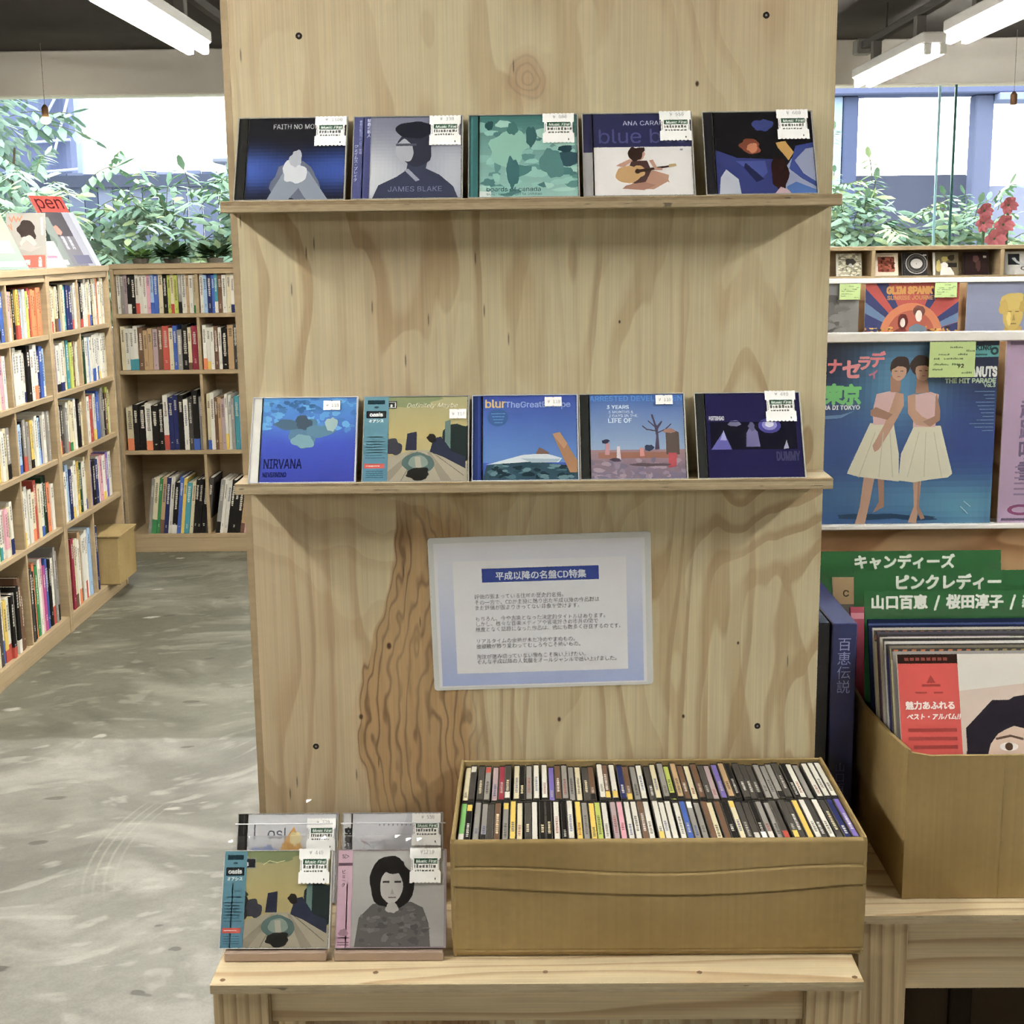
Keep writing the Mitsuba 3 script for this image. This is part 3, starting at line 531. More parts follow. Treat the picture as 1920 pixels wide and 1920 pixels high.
def shelf_cd(x, z, label, strip, cover, tg, grp, obi=None, dx=0, rim='#9d9a92', side='#2b2a29'):
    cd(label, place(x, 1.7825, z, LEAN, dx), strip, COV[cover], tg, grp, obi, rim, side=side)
G1, G2 = 'CDs on the upper ledge', 'CDs on the lower ledge'
BLAKE_BAND = R0('#474b80')+[('r', 74, 0, 100, 100, '#3d4176'), ('v', 32, 93, 3.4, '衝撃の新世代シンガー登場', '#9ea3c8'), ('v', 6, 62, 4.4, 'ジェイムス・ブレイク', '#b9bdd8', dict(bold=1)), ('v', 78, 94, 4.6, '話題の新人', '#b9bdd8', dict(bold=1))]
UZ, LZ = 1.5045, 1.146
shelf_cd(-.368, UZ, 'CD with a night-blue cover and a pale plume, first on the upper ledge', R0('#242422'), 'plume', (.0985, .078, 'big', '¥ 1100'), G1)
shelf_cd(-.2205, UZ, 'CD with a blurred grey-blue bust and a violet paper band', R0('#3d4176'), 'blurred bust', (.097, .077, 'big', '¥ 330'), G1, (.0215, BLAKE_BAND))
shelf_cd(-.074, UZ, 'CD with a blotchy teal cover on the upper ledge', R0('#2f6c6c')+[('r', 20, 0, 40, 100, '#3f8080')], 'teal wash', (.0945, .078, 'big', '¥ 880'), G1, side='#3a4644')
shelf_cd(.0705, UZ, 'CD with navy top and guitar player sitting on white', R0('#2b2c50')+[('r', 0, 0, 100, 53, '#a9a7a6')], 'guitar player', (.0985, .079, 'big', '¥ 550'), G1)
shelf_cd(.2235, UZ, 'dark CD with blue and white draped cloth on the upper ledge', R0('#232226'), 'draped cloth', (.094, .079, 'big', '¥ 660'), G1)
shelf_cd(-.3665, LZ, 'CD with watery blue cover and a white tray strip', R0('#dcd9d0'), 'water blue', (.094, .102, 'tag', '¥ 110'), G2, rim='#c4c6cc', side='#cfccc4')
shelf_cd(-.219, LZ, 'CD with a teal paper band and yellowish room picture on the lower ledge', R0('#33302e'), 'room yellow', (.1135, .088, 'tag', '¥ 110'), G2, (.0325, OASIS_BAND))
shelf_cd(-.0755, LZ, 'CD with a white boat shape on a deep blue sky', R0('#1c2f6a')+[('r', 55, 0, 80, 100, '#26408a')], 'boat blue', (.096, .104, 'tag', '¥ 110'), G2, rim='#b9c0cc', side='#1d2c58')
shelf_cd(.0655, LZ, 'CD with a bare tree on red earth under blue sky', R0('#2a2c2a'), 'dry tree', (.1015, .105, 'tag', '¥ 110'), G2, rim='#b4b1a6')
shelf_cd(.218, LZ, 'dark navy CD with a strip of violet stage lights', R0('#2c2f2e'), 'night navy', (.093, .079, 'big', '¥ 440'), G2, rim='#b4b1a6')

# sleeved CDs on two clear stands on the pine table
GS = 'sleeved CDs on the pine table'
def small_cd(label, x, y, z, lean, yaw, *a, **k): cd(label, place(x, y, z, lean, yaw, s=.975), *a, group=GS, sleeve=True, **k)
small_cd('sleeved CD with a sketchy white cover and red burst, behind the teal banded one', -.4005, 1.722, .5875, 28, 0, R0('#2a2928')+[('r', 60, 0, 66, 100, '#55534f')], COV['burst white'], (.097, .070, 'big', '¥ 330'))
small_cd('sleeved CD with pale line drawing and black Japanese title strip', -.2585, 1.722, .5875, 28, 0, R0('#d9d8d8')+[('v', 20, 76, 9, '空気公園', '#2a2a2c', dict(bold=3))], COV['line white'], (.097, .076, 'big', '¥ 550'), side='#8f8a8a')
small_cd('sleeved CD with teal paper band and yellowish room picture on the pine table', -.3885, 1.578, .6000, 30, 0, R0('#3b6a80'), COV['room olive'], (.097, .079, 'big', '¥ 440'), obi=(.029, OASIS_BAND), rim='#c9c6be', side='#4a4744')
small_cd('sleeved CD with a grey portrait and a pink paper band', -.2455, 1.578, .6000, 30, 0, R0('#c9a0b2'), COV['grey portrait'], (.093, .079, 'big', '¥1210'), obi=(.0185, PINK_BAND), rim='#a08e94', side='#8d7a80')
def stand(x0, x1, label):
    k = tag(num('cd_stand'), label, 'CD stand', 'clear CD stands')
    m = MB().rbox(x0, x1, 1.572, 1.592, .5858, .5975, .001, '#a58c78'); put(k+'__base_bar', m, 'mat_gloss')
    v = [[x0, 1.604, .590], [x1, 1.604, .590], [x1, 1.672, .722], [x0, 1.672, .722]]
    put(k+'__back_plate', MB().add(v, [[0, 1, 2], [0, 2, 3]]), 'mat_clear')
    put(k+'__top_edge', MB().cyl([x0, 1.672, .7225], [x1, 1.672, .7225], .0009, '#c9ccd0', 8), 'mat_gloss')
stand(-.381, -.256, 'clear CD stand under the teal banded sleeved CD')
stand(-.246, -.112, 'clear CD stand under the grey portrait CD')

# ------------------------------------------------------------------ carton of CDs
def cd_carton():
    k = tag('cd_carton', 'long low brown carton full of CDs on the pine table', 'cardboard box')
    x0, x1, y0, y1, z0, z1 = -.1001, .4027, 1.5804, 1.8455, .5862, .739
    def crease(x, z):
        u = (x-x0)/(x1-x0)
        c1 = .7035-.007*math.sin(math.pi*u)**2 + .0012*math.sin(9*u); c2 = .6795-.011*math.sin(math.pi*min(u*1.05, 1)) + .0016*math.sin(6*u)
        d = 0.0
        d += .0016*math.exp(-((z-c1)/.0012)**2) + (.0007 if z > c1 else 0)
        d += .0026*math.exp(-((z-c2+.001)/.0011)**2) - (.0016*math.exp(-max(0, z-c2)/.008) if z > c2 else 0)
        d += .0055*max(0, (.5945-z)/.009)**2 + .0028*math.exp(-((z-.5945)/.0012)**2)*.4
        d += .003*max(0, (z-.7345)/.0045)**2
        d += .0012*math.sin(5*u+2)*math.sin((z-z0)*22) - .0022*math.sin(math.pi*u)*math.sin(math.pi*(z-z0)/(z1-z0))
        return d
    nx = 90; zs = np.unique(np.concatenate([np.linspace(z0, z1, 70), np.linspace(.664, .706, 44), np.linspace(.5862, .598, 10)])); xs = np.linspace(x0, x1, nx)
    v = np.array([[x, y0+crease(x, z), z] for z in zs for x in xs]); nz = len(zs)
    f = [[j*nx+i, j*nx+i+1, (j+1)*nx+i+1] for j in range(nz-1) for i in range(nx-1)]+[[j*nx+i, (j+1)*nx+i+1, (j+1)*nx+i] for j in range(nz-1) for i in range(nx-1)]
    m = MB().add(v, f); m.box(x0+.002, x1-.002, y0+.0035, y0+.0052, z0, z1-.0006)
    put(k+'__front_flap', m, 'mat_card', smooth=True)
    put(k+'__back_wall', MB().rbox(x0, x1, y1-.004, y1, z0, z1+.001, .0012), 'mat_card')
    for i, x in enumerate((x0, x1-.0045)):
        zz = z1+.002
        put(k+'__side_wall'+('' if i == 0 else '_001'), MB().rbox(x, x+.0045, y0+.0005, y1, z0, zz, .0012), 'mat_card')
    put(k+'__end_fold', MB().rbox(x1-.001, x1+.0012, y0+.002, y0+.030, z0+.02, z1-.004, .0006), 'mat_card')
    put(k+'__end_fold_001', MB().rbox(x0-.0012, x0+.001, y0+.002, y0+.030, z0+.02, z1-.004, .0006), 'mat_card')
    put(k+'__bottom', MB().box(x0+.003, x1-.003, y0+.005, y1-.004, z0, z0+.003), 'mat_card')
cd_carton()
PAL = {'W': ('white', '#d9d5c6'), 'c': ('cream', '#cfc39c'), 'k': ('black', '#23211f'), 'a': ('charcoal', '#45413c'), 'g': ('grey', '#85817a'), 'G': ('green', '#2f7a44'), 'd': ('dark green', '#23402c'), 'n': ('brown', '#6a4c36'), 'r': ('red', '#b2402f'), 'R': ('crimson', '#8d2436'),
       'o': ('orange', '#dd7a42'), 'y': ('yellow', '#d9b83e'), 'l': ('lime green', '#b3bd45'), 'b': ('blue', '#2f55a6'), 'B': ('navy', '#262c5c'), 's': ('pale blue', '#93b4d6'), 't': ('teal', '#2f8894'), 'p': ('pink', '#d999a6'), 'm': ('mauve', '#a48d8f'), 'v': ('violet', '#6757a2'), 'M': ('magenta', '#b03a86'), 'u': ('kraft brown', '#ad8c60'), 'x': ('leaf green', '#6fae5a'), 'w': ('ivory', '#dad6c8')}
ORD = ['first', 'second', 'third', 'fourth', 'fifth', 'sixth', 'seventh', 'eighth', 'ninth', 'tenth']+[f'{i}th' for i in range(11, 21)]+['21st', '22nd', '23rd']+[f'{i}th' for i in range(24, 31)]+['31st', '32nd', '33rd']+[f'{i}th' for i in range(34, 41)]+['41st', '42nd', '43rd']+[f'{i}th' for i in range(44, 60)]
def row_cds(spec, y0, rowname, dz):
    x = -.0945; n = len(spec); pitch = (.3965+.0945)/n; cases = {}
    for i, ch in enumerate(spec):
        name, col = PAL[ch]; t = pitch*.93
        k = tag(num('boxed_cd'), f'{name} CD, {ORD[i]} from the sleeved CDs, {rowname} row of the low carton', 'CD', f'CDs in the {rowname} row of the low carton')
        M = Tf().translate([x+.0002, y0+rnd.uniform(-.001, .001), .5945+dz+rnd.uniform(-.003, .0015)]).rotate([0, 1, 0], rnd.uniform(-.3, .9))
        if 'c' not in cases:
            m = MB().rbox(0, t, 0, .124, 0, .1402, .0006, '#3a3835'); m.box(.0008, t-.0008, .0035, .1205, .1395, .1406, '#5c5954')
            for e in (.0005, .1205): m.box(.0004, t-.0004, e, e+.003, .1396, .1412, '#1d1c1b')
            cases['c'] = mikit.ply((np.vstack(m.V), np.vstack(m.F)), 'mat_gloss', color=np.vstack(m.C))
        scene[k+'__case'] = {**cases['c'], 'to_world': M}
        s = MB(); c = lin(col); dark = c.mean() < .2; w0, w1 = .0012, t-.0012
        s.box(w0, w1, .0045, .1195, .1400, .1411, c)
        y = .012+rnd.random()*.02; ink = lin(rnd.choice(['#cfcac0', '#a9a49a', '#d8c9a0'])) if dark else lin(rnd.choice(['#3a3834', '#55504a', '#8a4038', '#3a4a78']))
        xm = (w0+w1)/2
        if rnd.random() < .85:
            for _ in range(rnd.randint(4, 10)):
                L = rnd.uniform(.002, .006); s.add([[xm-.0016, y, .14115], [xm+.0016, y, .14115], [xm+.0016, y+L, .14115], [xm-.0016, y+L, .14115]], [[0, 1, 2], [0, 2, 3]], ink*rnd.uniform(.6, 1)+c*.25); y += L+.0016
                if y > .105: break
        if rnd.random() < .16:
            q = lin(rnd.choice(['#efece2', '#c9c4b8', '#b2402f', '#2a2826', '#d9b83e'])); yy = rnd.choice([.0047, .098, .006]); s.add([[w0, yy, .1412], [w1, yy, .1412], [w1, yy+.02, .1412], [w0, yy+.02, .1412]], [[0, 1, 2], [0, 2, 3]], q)
        put(k+'__spine_card', s, 'mat_print', M); x += pitch
row_cds('caagmRackgWWvnggcanWnWBngWacgluncnamvukaaagggakWgWWWWgWaga'.replace('W', 'W')[:52], 1.7145, 'back', 0)
row_cds('xkggangycawkkWkWygylWmpWWnWWWWWbggncnkcaakggaaayWaWaBvWgay'[:54], 1.5880, 'front', -.0005)

# ------------------------------------------------------------------ record racks
def slat(k, nm, *a, **kw): put(k+'__'+nm, MB().rbox(*a, .0015, kw.get('c', '#eceae6')), kw.get('mat', 'mat_print'))
def rack(label, x0, x1, y, zr0, zr1, zb, low):
    k = tag(num('record_rack'), label, 'record rack')
    slat(k, 'rail', x0, x1, y, y+.022, zr0, zr1); slat(k, 'rail_001', x0, x1, y, y+.055, zb-.008, zb)
    put(k+'__back_board', MB().box(x0, x1, y+.055, y+.067, zb-.008, zr1-.02), 'mat_board')
    put(k+'__lower_board', MB().rbox(x0, x1, y+.02, y+.035, low, zb-.008, .001), 'mat_board')
    for i, x in enumerate((x0+.01, x1-.05)):
        put(k+'__post'+('' if i == 0 else '_001'), MB().rbox(x, x+.04, y+.068, y+.108, 0, zr1-.03, .0015), 'mat_pine_z')
    return k
rack('white railed record rack beside the plywood stand', .42, 1.36, 2.335, 1.279, 1.2945, .968, .50)
rack('white railed record rack standing farther back by the windows', .78, 1.90, 4.765, 1.2985, 1.3145, .985, .55)
def record(label, x0, y, z0, cover, group, side=.315, lean=0, mat='mat_gloss', thick=.004, edge='#d8d4cc', extra=None):
    k = tag(num('record_sleeve'), label, 'record', group); M = place(x0, y, z0, lean)
    put(k+'__jacket', MB().box(0, side, .0004, thick, 0, side, edge), 'mat_print', M)
    m = MB(); art(m, cover, 0, 0, side, side, 0.0, 2e-5); put(k+'__cover_print', m, mat, M)
    return k
U = lambda px, py: ((px-1514)/3.495, (982-py)/3.45)     # cover sketch units
def UP(*pts): return [U(a, b) for a, b in pts]
SK, SK2, DR, PK, HR = '#c69a80', '#a97c64', '#dfdcc4', '#d9b4b6', '#3a2a26'
def woman(dx):
    return []
duo = [('field', 30, '#1f4184', [(50, 100, 60, 26, '#182238', .95), (45, 74, 26, 24, '#4a9ac8', .9), (8, 88, 26, 26, '#151c30', .9), (94, 86, 24, 26, '#131c32', .9), (20, 46, 30, 22, '#1f4a92', .6), (84, 42, 30, 26, '#1d3a84', .7), (60, 14, 60, 12, '#3f86b4', .8), (86, 8, 24, 10, '#56a6c0', .6), (10, 10, 24, 14, '#2a5c92', .6)]), ('b', 36, 4, 18, 1.8, '#1e3c60', 4), ('b', 60, 3, 12, 1.3, '#1e3c60', 5),
  ('p', UP((1540, 778), (1575, 776), (1602, 768), (1575, 782), (1542, 784)), '#5b86b4'),
  # left figure
  ('p', UP((1622, 890), (1616, 950), (1608, 982), (1627, 982), (1634, 945), (1642, 895)), SK), ('p', UP((1648, 895), (1652, 940), (1640, 962), (1632, 966), (1662, 950), (1660, 895)), SK2),
  ('p', UP((1630, 792), (1592, 880), (1590, 886), (1610, 892), (1650, 897), (1688, 902), (1686, 850), (1674, 792)), DR), ('p', UP((1640, 738), (1634, 768), (1636, 795), (1670, 795), (1678, 735), (1664, 733)), PK),
  ('p', UP((1676, 735), (1690, 738), (1692, 760), (1672, 800), (1648, 842), (1640, 846), (1636, 834), (1656, 796), (1668, 762)), SK), ('p', UP((1640, 762), (1630, 768), (1630, 778), (1662, 786), (1672, 776)), SK2), ('p', UP((1664, 706), (1666, 735), (1684, 735), (1684, 706)), SK2), ('b', *U(1682, 688), 5.4, 5.4, HR, 6, .08), ('b', *U(1680, 697), 3.9, 5.0, SK, 4, .05), ('p', UP((1666, 694), (1667, 682), (1682, 677), (1696, 682), (1696, 692), (1688, 688), (1678, 687)), HR), *[('r', *U(a, 697), *U(a+5, 695.4), '#5a3c34') for a in (1672, 1683)], ('r', *U(1677, 707), *U(1683, 705.6), '#a05850'),
  # right figure
  ('p', UP((1715, 900), (1718, 950), (1708, 980), (1724, 982), (1728, 945), (1730, 900)), SK), ('p', UP((1728, 900), (1728, 950), (1740, 972), (1732, 975), (1724, 955), (1724, 900)), SK2),
  ('p', UP((1712, 798), (1690, 850), (1687, 900), (1715, 904), (1745, 899), (1780, 895), (1788, 888), (1762, 798)), DR), ('p', UP((1712, 740), (1710, 800), (1752, 800), (1756, 740), (1740, 735)), PK),
  ('p', UP((1712, 738), (1698, 742), (1700, 775), (1716, 796), (1740, 800), (1750, 792), (1726, 780), (1714, 768)), SK), ('p', UP((1752, 738), (1760, 770), (1760, 788), (1742, 800), (1728, 790), (1750, 780), (1750, 745)), SK2), ('p', UP((1714, 706), (1712, 738), (1738, 736), (1732, 706)), SK2), ('b', *U(1720, 687), 5.6, 5.6, HR, 5, .08), ('b', *U(1724, 697), 3.9, 5.2, SK, 9, .05), ('p', UP((1706, 692), (1708, 680), (1722, 675), (1736, 681), (1737, 690), (1728, 686), (1716, 687)), HR), *[('r', *U(a, 696.5), *U(a+5, 695), '#5a3c34') for a in (1717, 1728)], ('r', *U(1723, 706), *U(1729, 704.6), '#a05850'),
  *[('l', UP((a, 810), (b, 893)), .25, '#c9c8b0') for a, b in ((1640, 1612), (1655, 1650), (1668, 1676), (1722, 1704), (1735, 1735), (1750, 1768))],
  # lettering
  ('t', *U(1518, 695), 8.2, 'ウ', '#e0707c', dict(bold=2)), ('t', *U(1546, 697), 8.2, 'ナ', '#e0707c', dict(bold=2)), ('t', *U(1574, 706), 10.5, 'セ', '#e58a92', dict(bold=2)), ('t', *U(1601, 691), 8.0, 'ラ', '#e58a92', dict(bold=2)), ('t', *U(1624, 686), 8.5, 'ー' if False else 'デ', '#e07a84', dict(bold=2)), ('t', *U(1622, 708), 6.6, 'ィ', '#c06a8c', dict(bold=2)),
  ('t', *U(1541, 752), 11, '東', '#6fcf7a', dict(bold=2)), ('t', *U(1574, 753), 11, '京', '#6fcf7a', dict(bold=2)), ('t', *U(1528, 766), 3.0, 'SERA DI TOKYO', '#e6eaf0', dict(kind='latin', bold=2)),
  ('r', *U(1816, 672), *U(1866, 651), '#4a9a9c'), ('t', *U(1820, 659), 3.2, 'KING', '#16343a', dict(kind='latin', bold=2)), ('r', *U(1820, 669), *U(1842, 666), '#24585c'), ('e', *U(1855, 661), 2.1, 2.1, '#16343a'), ('e', *U(1855, 661), 1.0, 1.0, '#4a9a9c'),
  ('tr', 99.6, U(0, 707)[1], 6.6, 'THE PEANUTS', '#dfe3e0', dict(kind='latin', bold=3)), ('tr', 99.2, U(0, 719)[1], 3.1, 'THE HIT PARADE', '#a9c0a8', dict(kind='latin', bold=3)), ('tr', 99.0, U(0, 727)[1], 2.6, 'Vol.3', '#a9c0a8', dict(kind='latin', bold=2)),
  *[('r', 99-w, U(0, 736+i*6.6)[1], 99, U(0, 734.4+i*6.6)[1], '#5c7ea8') for i, w in enumerate((11, 6, 5, 10, 9, 8, 7, 6, 9, 13, 10, 6))], ('l', UP((1812, 940), (1824, 950)), .25, '#9fc4d8'), ('l', UP((1806, 950), (1820, 964)), .25, '#9fc4d8')]
kw_w['THE HIT PARADE'] = 1.05
record('blue record sleeve with two women in white dresses', .471, 2.3475, .9685, duo, 'records on the near rack')
lilac = R0('#b79ac0')+[('v', 9, 58, 11, '越路吹雪', '#6c5a86', dict(bold=1)), ('r', 2, 96, 12, 98, '#7d6890'), *[('r', 8, 30-i*3, 16, 31-i*3, '#8d76a0') for i in range(6)], ('e', 12, 7, 7, 3, '#8c3a78'), ('e', 12, 7, 4.6, 1.6, '#b79ac0'), ('r', 2, 1, 30, 2.4, '#5c4a6c')]
record('lilac record sleeve with vertical Japanese lettering on the near rack', .7985, 2.3475, .9685, lilac, 'records on the near rack')
grey = R0('#6d6c6a')+[('g', 0, 0, 100, 100, '#6a6967', '#7d7c7a', 4), ('b', 62, 60, 20, 26, '#4a4846', 6), ('b', 66, 66, 10, 16, '#5d5b58', 4), ('p', [(20, 20), (40, 50), (66, 60), (100, 40), (100, 0), (20, 0)], '#454341'), ('s', 10, 10, 95, 95, 60, ['#6f6e6c', '#646361', '#7a7977'], 6, 8)]
record('grey record sleeve with a shadowy head on the farther rack', .804, 4.779, .9855, grey, 'records on the farther rack')
sun = R0('#b8443c')+[('p', [(0, 50), (0, 100), (50, 45)], '#2c3468')]+[('p', [(50, 42), (50+90*math.cos(a), 42+90*math.sin(a)), (50+90*math.cos(a+.17), 42+90*math.sin(a+.17))], c) for a, c in ((.12, '#2c3468'), (.3, '#5c7aa0'), (.47, '#2c3468'), (.8, '#b8443c'), (1.0, '#2c3468'), (2.0, '#2c3468'), (2.17, '#b8443c'), (2.5, '#5c7aa0'), (2.67, '#2c3468'), (2.84, '#2c3468'))]+[('e', 50, 42, 34, 36, '#d27a4a'), ('e', 50, 42, 26, 28, '#b4523c'), ('s', 0, 40, 100, 52, 90, ['#d9a03a', '#c98a2c', '#3a2a1c', '#e0b04a'], 2.2, 4),
    ('p', [(30, 40), (30, 47), (37, 51), (44, 51), (48, 44), (48, 40)], '#7a2a26'), ('b', 41, 58, 5.2, 9, '#5c1f20', 4, .1), ('b', 41, 57, 2.7, 5, '#e0d2c8', 3, .05), ('p', [(46, 40), (48, 52), (56, 56), (66, 52), (70, 40)], '#6a8296'), ('b', 58, 69, 6.2, 6.6, '#6a3a34', 7, .1), ('b', 58, 64, 3.6, 6, '#e0d6cc', 5, .05), ('p', [(54, 68), (58, 71), (63, 67), (62, 72), (55, 72)], '#6a3a34'),
    ('tc', 50, 88, 9.5, 'GLIM SPANKY', '#d99a44', dict(kind='latin', bold=4)), ('tc', 50, 81.5, 5.6, 'SUNRISE JOURNEY', '#c98a4a', dict(kind='latin', bold=2))]
record('red and orange sunburst record sleeve on the farther rack', 1.14, 4.779, .9855, sun, 'records on the farther rack')
yel = R0('#8189a8')+[('g', 0, 0, 100, 100, '#7a82a4', '#8a92b0', 3), ('p', [(40, 34), (42, 52), (60, 52), (62, 34)], '#bf9f46'), ('b', 50, 64, 10.5, 17, '#c9ac4e', 4, .06), ('b', 49, 79, 14, 8, '#cdb254', 6, .2), ('b', 40, 72, 4.5, 9, '#c4a648', 3), ('b', 60, 73, 3, 7, '#b8993e', 3), ('r', 44.5, 67, 48.5, 68.2, '#8f7330'), ('r', 52.5, 67, 56.5, 68.2, '#8f7330'), ('p', [(49.5, 58), (51, 66), (53, 58)], '#a88a3a'), ('r', 47.5, 54, 54, 55.2, '#8f7330'), ('b', 46, 60, 2.5, 7, '#dcc464', 5)]
record('grey-blue record sleeve with a yellow plaster head', 1.482, 4.779, .9855, yel, 'records on the farther rack')
def note(label, x0, x1, z0, z1, y, seed):
    k = tag(num('price_note'), label, 'price note', 'green price notes on the records')
    m = MB().box(x0, x1, y, y+.0006, z0, z1, '#bcd68a'); r = random.Random(seed); W, H = x1-x0, z1-z0
    for zf, a, b in ((.82, .45, .7), (.72, .8, .95), (.62, .2, .4), (.62, .62, .8), (.5, .1, .2), (.5, .32, .7), (.34, .1, .42), (.34, .5, .6), (.2, .08, .3), (.1, .72, .92)):
        xx = a
        while xx < b:
            w = r.uniform(.015, .04); m.poly(sbox(x0+xx*W, z0+zf*H, x0+(xx+w)*W, z0+zf*H+H*r.uniform(.025, .06)), y-.0001, '#5f7d4a'); xx += w+.012
    if seed == 1: m.poly(affinity.translate(text('92', .0085, 'latin', 2), x0+.62*W, z0+.27*H), y-.0001, '#33402a')
    put(k+'__note_sheet', m, 'mat_print')
note('large pale green price note on the record with two women', .6665, .7425, 1.2195, 1.2785, 2.3335, 1)
note('pale green price note on the grey record sleeve', 1.049, 1.119, 1.245, 1.298, 4.7635, 2)
note('pale green price note on the sunburst record sleeve', 1.369, 1.443, 1.249, 1.298, 4.7635, 3)

# ------------------------------------------------------------------ carton of LPs
def lp_carton():
    k = tag('record_carton', 'tall brown carton packed with LP records on the low table', 'cardboard box')
    x0, x1, y0, y1, z0 = .489, .835, 1.7285, 2.318, .5862; t = .005
    p = Polygon([(x0, z0), (x1, z0), (x1, .786), (x0+.03, .786), (x0+.006, .7905), (x0, .796)])
    put(k+'__front_wall', MB().extr(p, y0, y0+t, '#ffffff'), 'mat_card')
    for i, x in enumerate((x0, x1-t)):
        pts = [(y0+.0006, z0), (y1, z0), (y1, .80), (y0+.25, .772), (y0+.10, .782), (y0+.0006, .794)]
        g = trimesh.creation.extrude_polygon(Polygon(pts), t, engine='earcut'); v = np.asarray(g.vertices)
        m = MB().add(np.stack([x+v[:, 2], v[:, 0], v[:, 1]], 1), np.asarray(g.faces)[:, ::1]); put(k+'__side_wall'+('' if i == 0 else '_001'), m, 'mat_card')
    put(k+'__back_wall', MB().rbox(x0, x1, y1-t, y1, z0, .80, .0015), 'mat_card')
    put(k+'__bottom', MB().box(x0+t, x1-t, y0+t, y1-t, z0, z0+.004), 'mat_card')
    put(k+'__tape_seam', MB().box(.6155, .6165, y0-.0006, y0+.001, z0, .786), 'mat_card')
lp_carton()
GB = 'records in the tall carton'
def boxed(label, ytop, ztop, x0, cover, edge, thick=.0045, side=.315, group=GB):
    ln = math.acos(min(1, (ztop-.5915)/side)); return record(label, x0, ytop-side*math.sin(ln), .5915, cover, group, side, math.degrees(ln), 'mat_print', thick=thick, edge=edge)
face = R0('#d8d2c8')+[('p', [(26, 84), (100, 92), (100, 40), (26, 40)], '#cbb7a8'), ('r', 0, 0, 26, 96, '#c8443c'), ('r', 0, 96, 26, 100, '#2b1c18'), *[('r', 3+i*2.4, 97.2, 4.8+i*2.4, 98.6, '#7a3a30') for i in range(8)],
    ('b', 62, 50, 34, 32, '#26222a', 5, .08), ('p', [(36, 54), (39, 64), (48, 69), (60, 66), (78, 68), (88, 54), (84, 28), (60, 20), (44, 28)], '#d4b8a2'), ('p', [(28, 50), (34, 56), (42, 66), (56, 72), (66, 80), (40, 80), (28, 68)], '#26222a'), ('e', 46, 60, 4, 1.8, '#efe6de'), ('e', 46, 60, 1.7, 1.7, '#4a3426'), ('l', [(41, 63.4), (47, 64.6), (52, 63.2)], .5, '#5c4436'), ('e', 69, 60, 4, 1.8, '#efe6de'), ('e', 69, 60, 1.7, 1.7, '#4a3426'),
    ('p', [(12, 87.5), (14, 91), (16, 87.5)], '#9c302a'), ('r', 10, 86, 18, 87, '#9c302a'), ('r', 7, 83, 12, 83.7, '#9c302a'), ('r', 15, 83, 19, 83.7, '#9c302a'), ('t', 2.4, 76.5, 3.6, '魅力あふれる', '#efe2da', dict(bold=2)), ('t', 2.6, 72.0, 2.7, 'ベスト・アルバム!!', '#efe2da', dict(bold=2, slant=.2)), *[('r', 3+2*(i > 1), 66.5-i*3.6, 24, 68-i*3.6, '#9a302a') for i in range(3)]]
boxed('record with a red paper band and a black-haired face, front of the tall carton', 1.8525, .886, .503, face, '#cfc8bc')
cols = ['#8e8a86', '#d8cf9a', '#6d6658', '#3a3b6a', '#d8d4cc', '#a9a39a', '#c9c6b8', '#7d4a6a', '#4a4a58', '#d9d2a8', '#b9b4aa']
names = ['grey', 'hatched yellow', 'olive grey', 'indigo', 'white', 'stone grey', 'ivory', 'plum', 'slate', 'straw yellow', 'silver grey']
for i, (c, nme) in enumerate(zip(cols, names)):
    ct = R0(c)+[('r', 0, 95, 100, 100, '#3a3836' if i % 2 else c)]
    if i in (1, 9): ct += [('p', [(j*4, 95.5), (j*4+2, 95.5), (j*4+3.2, 99.5), (j*4+1.2, 99.5)], '#b4622c' if j < 9 else '#8a7a40') for j in range(24)]
    elif i in (3, 7): ct += [('r', 4, 97, 60, 99, '#a98ab0')]
    boxed(f'{nme} record edge, {ORD[i+1]} from the front of the tall carton', 1.866+i*.0118, .8865+.0006*(i % 3), .5005+.0006*(i % 3), ct, c)
boxed('dark navy record in a glossy sleeve before the front green divider', 2.026, .8885, .5045, R0('#1c2440')+[('r', 0, 97, 100, 98, '#3a4a78')], '#1c2440', .006)
boxed('red and pink record behind the front green divider', 2.115, .884, .4985, R0('#b04058')+[('r', 0, 94, 100, 97, '#d88a98')], '#a8405a', .010)
boxed('tan record marked C A behind the middle green divider', 2.235, .902, .4965, R0('#b39468')+[('t', 5, 90, 4.6, 'C', '#4a3c2a', dict(kind='latin', bold=1)), ('t', 13, 90, 4.6, 'A', '#4a3c2a', dict(kind='latin', bold=1)), ('r', 0, 80, 100, 86, '#6a6458')], '#9a8a70', .008)
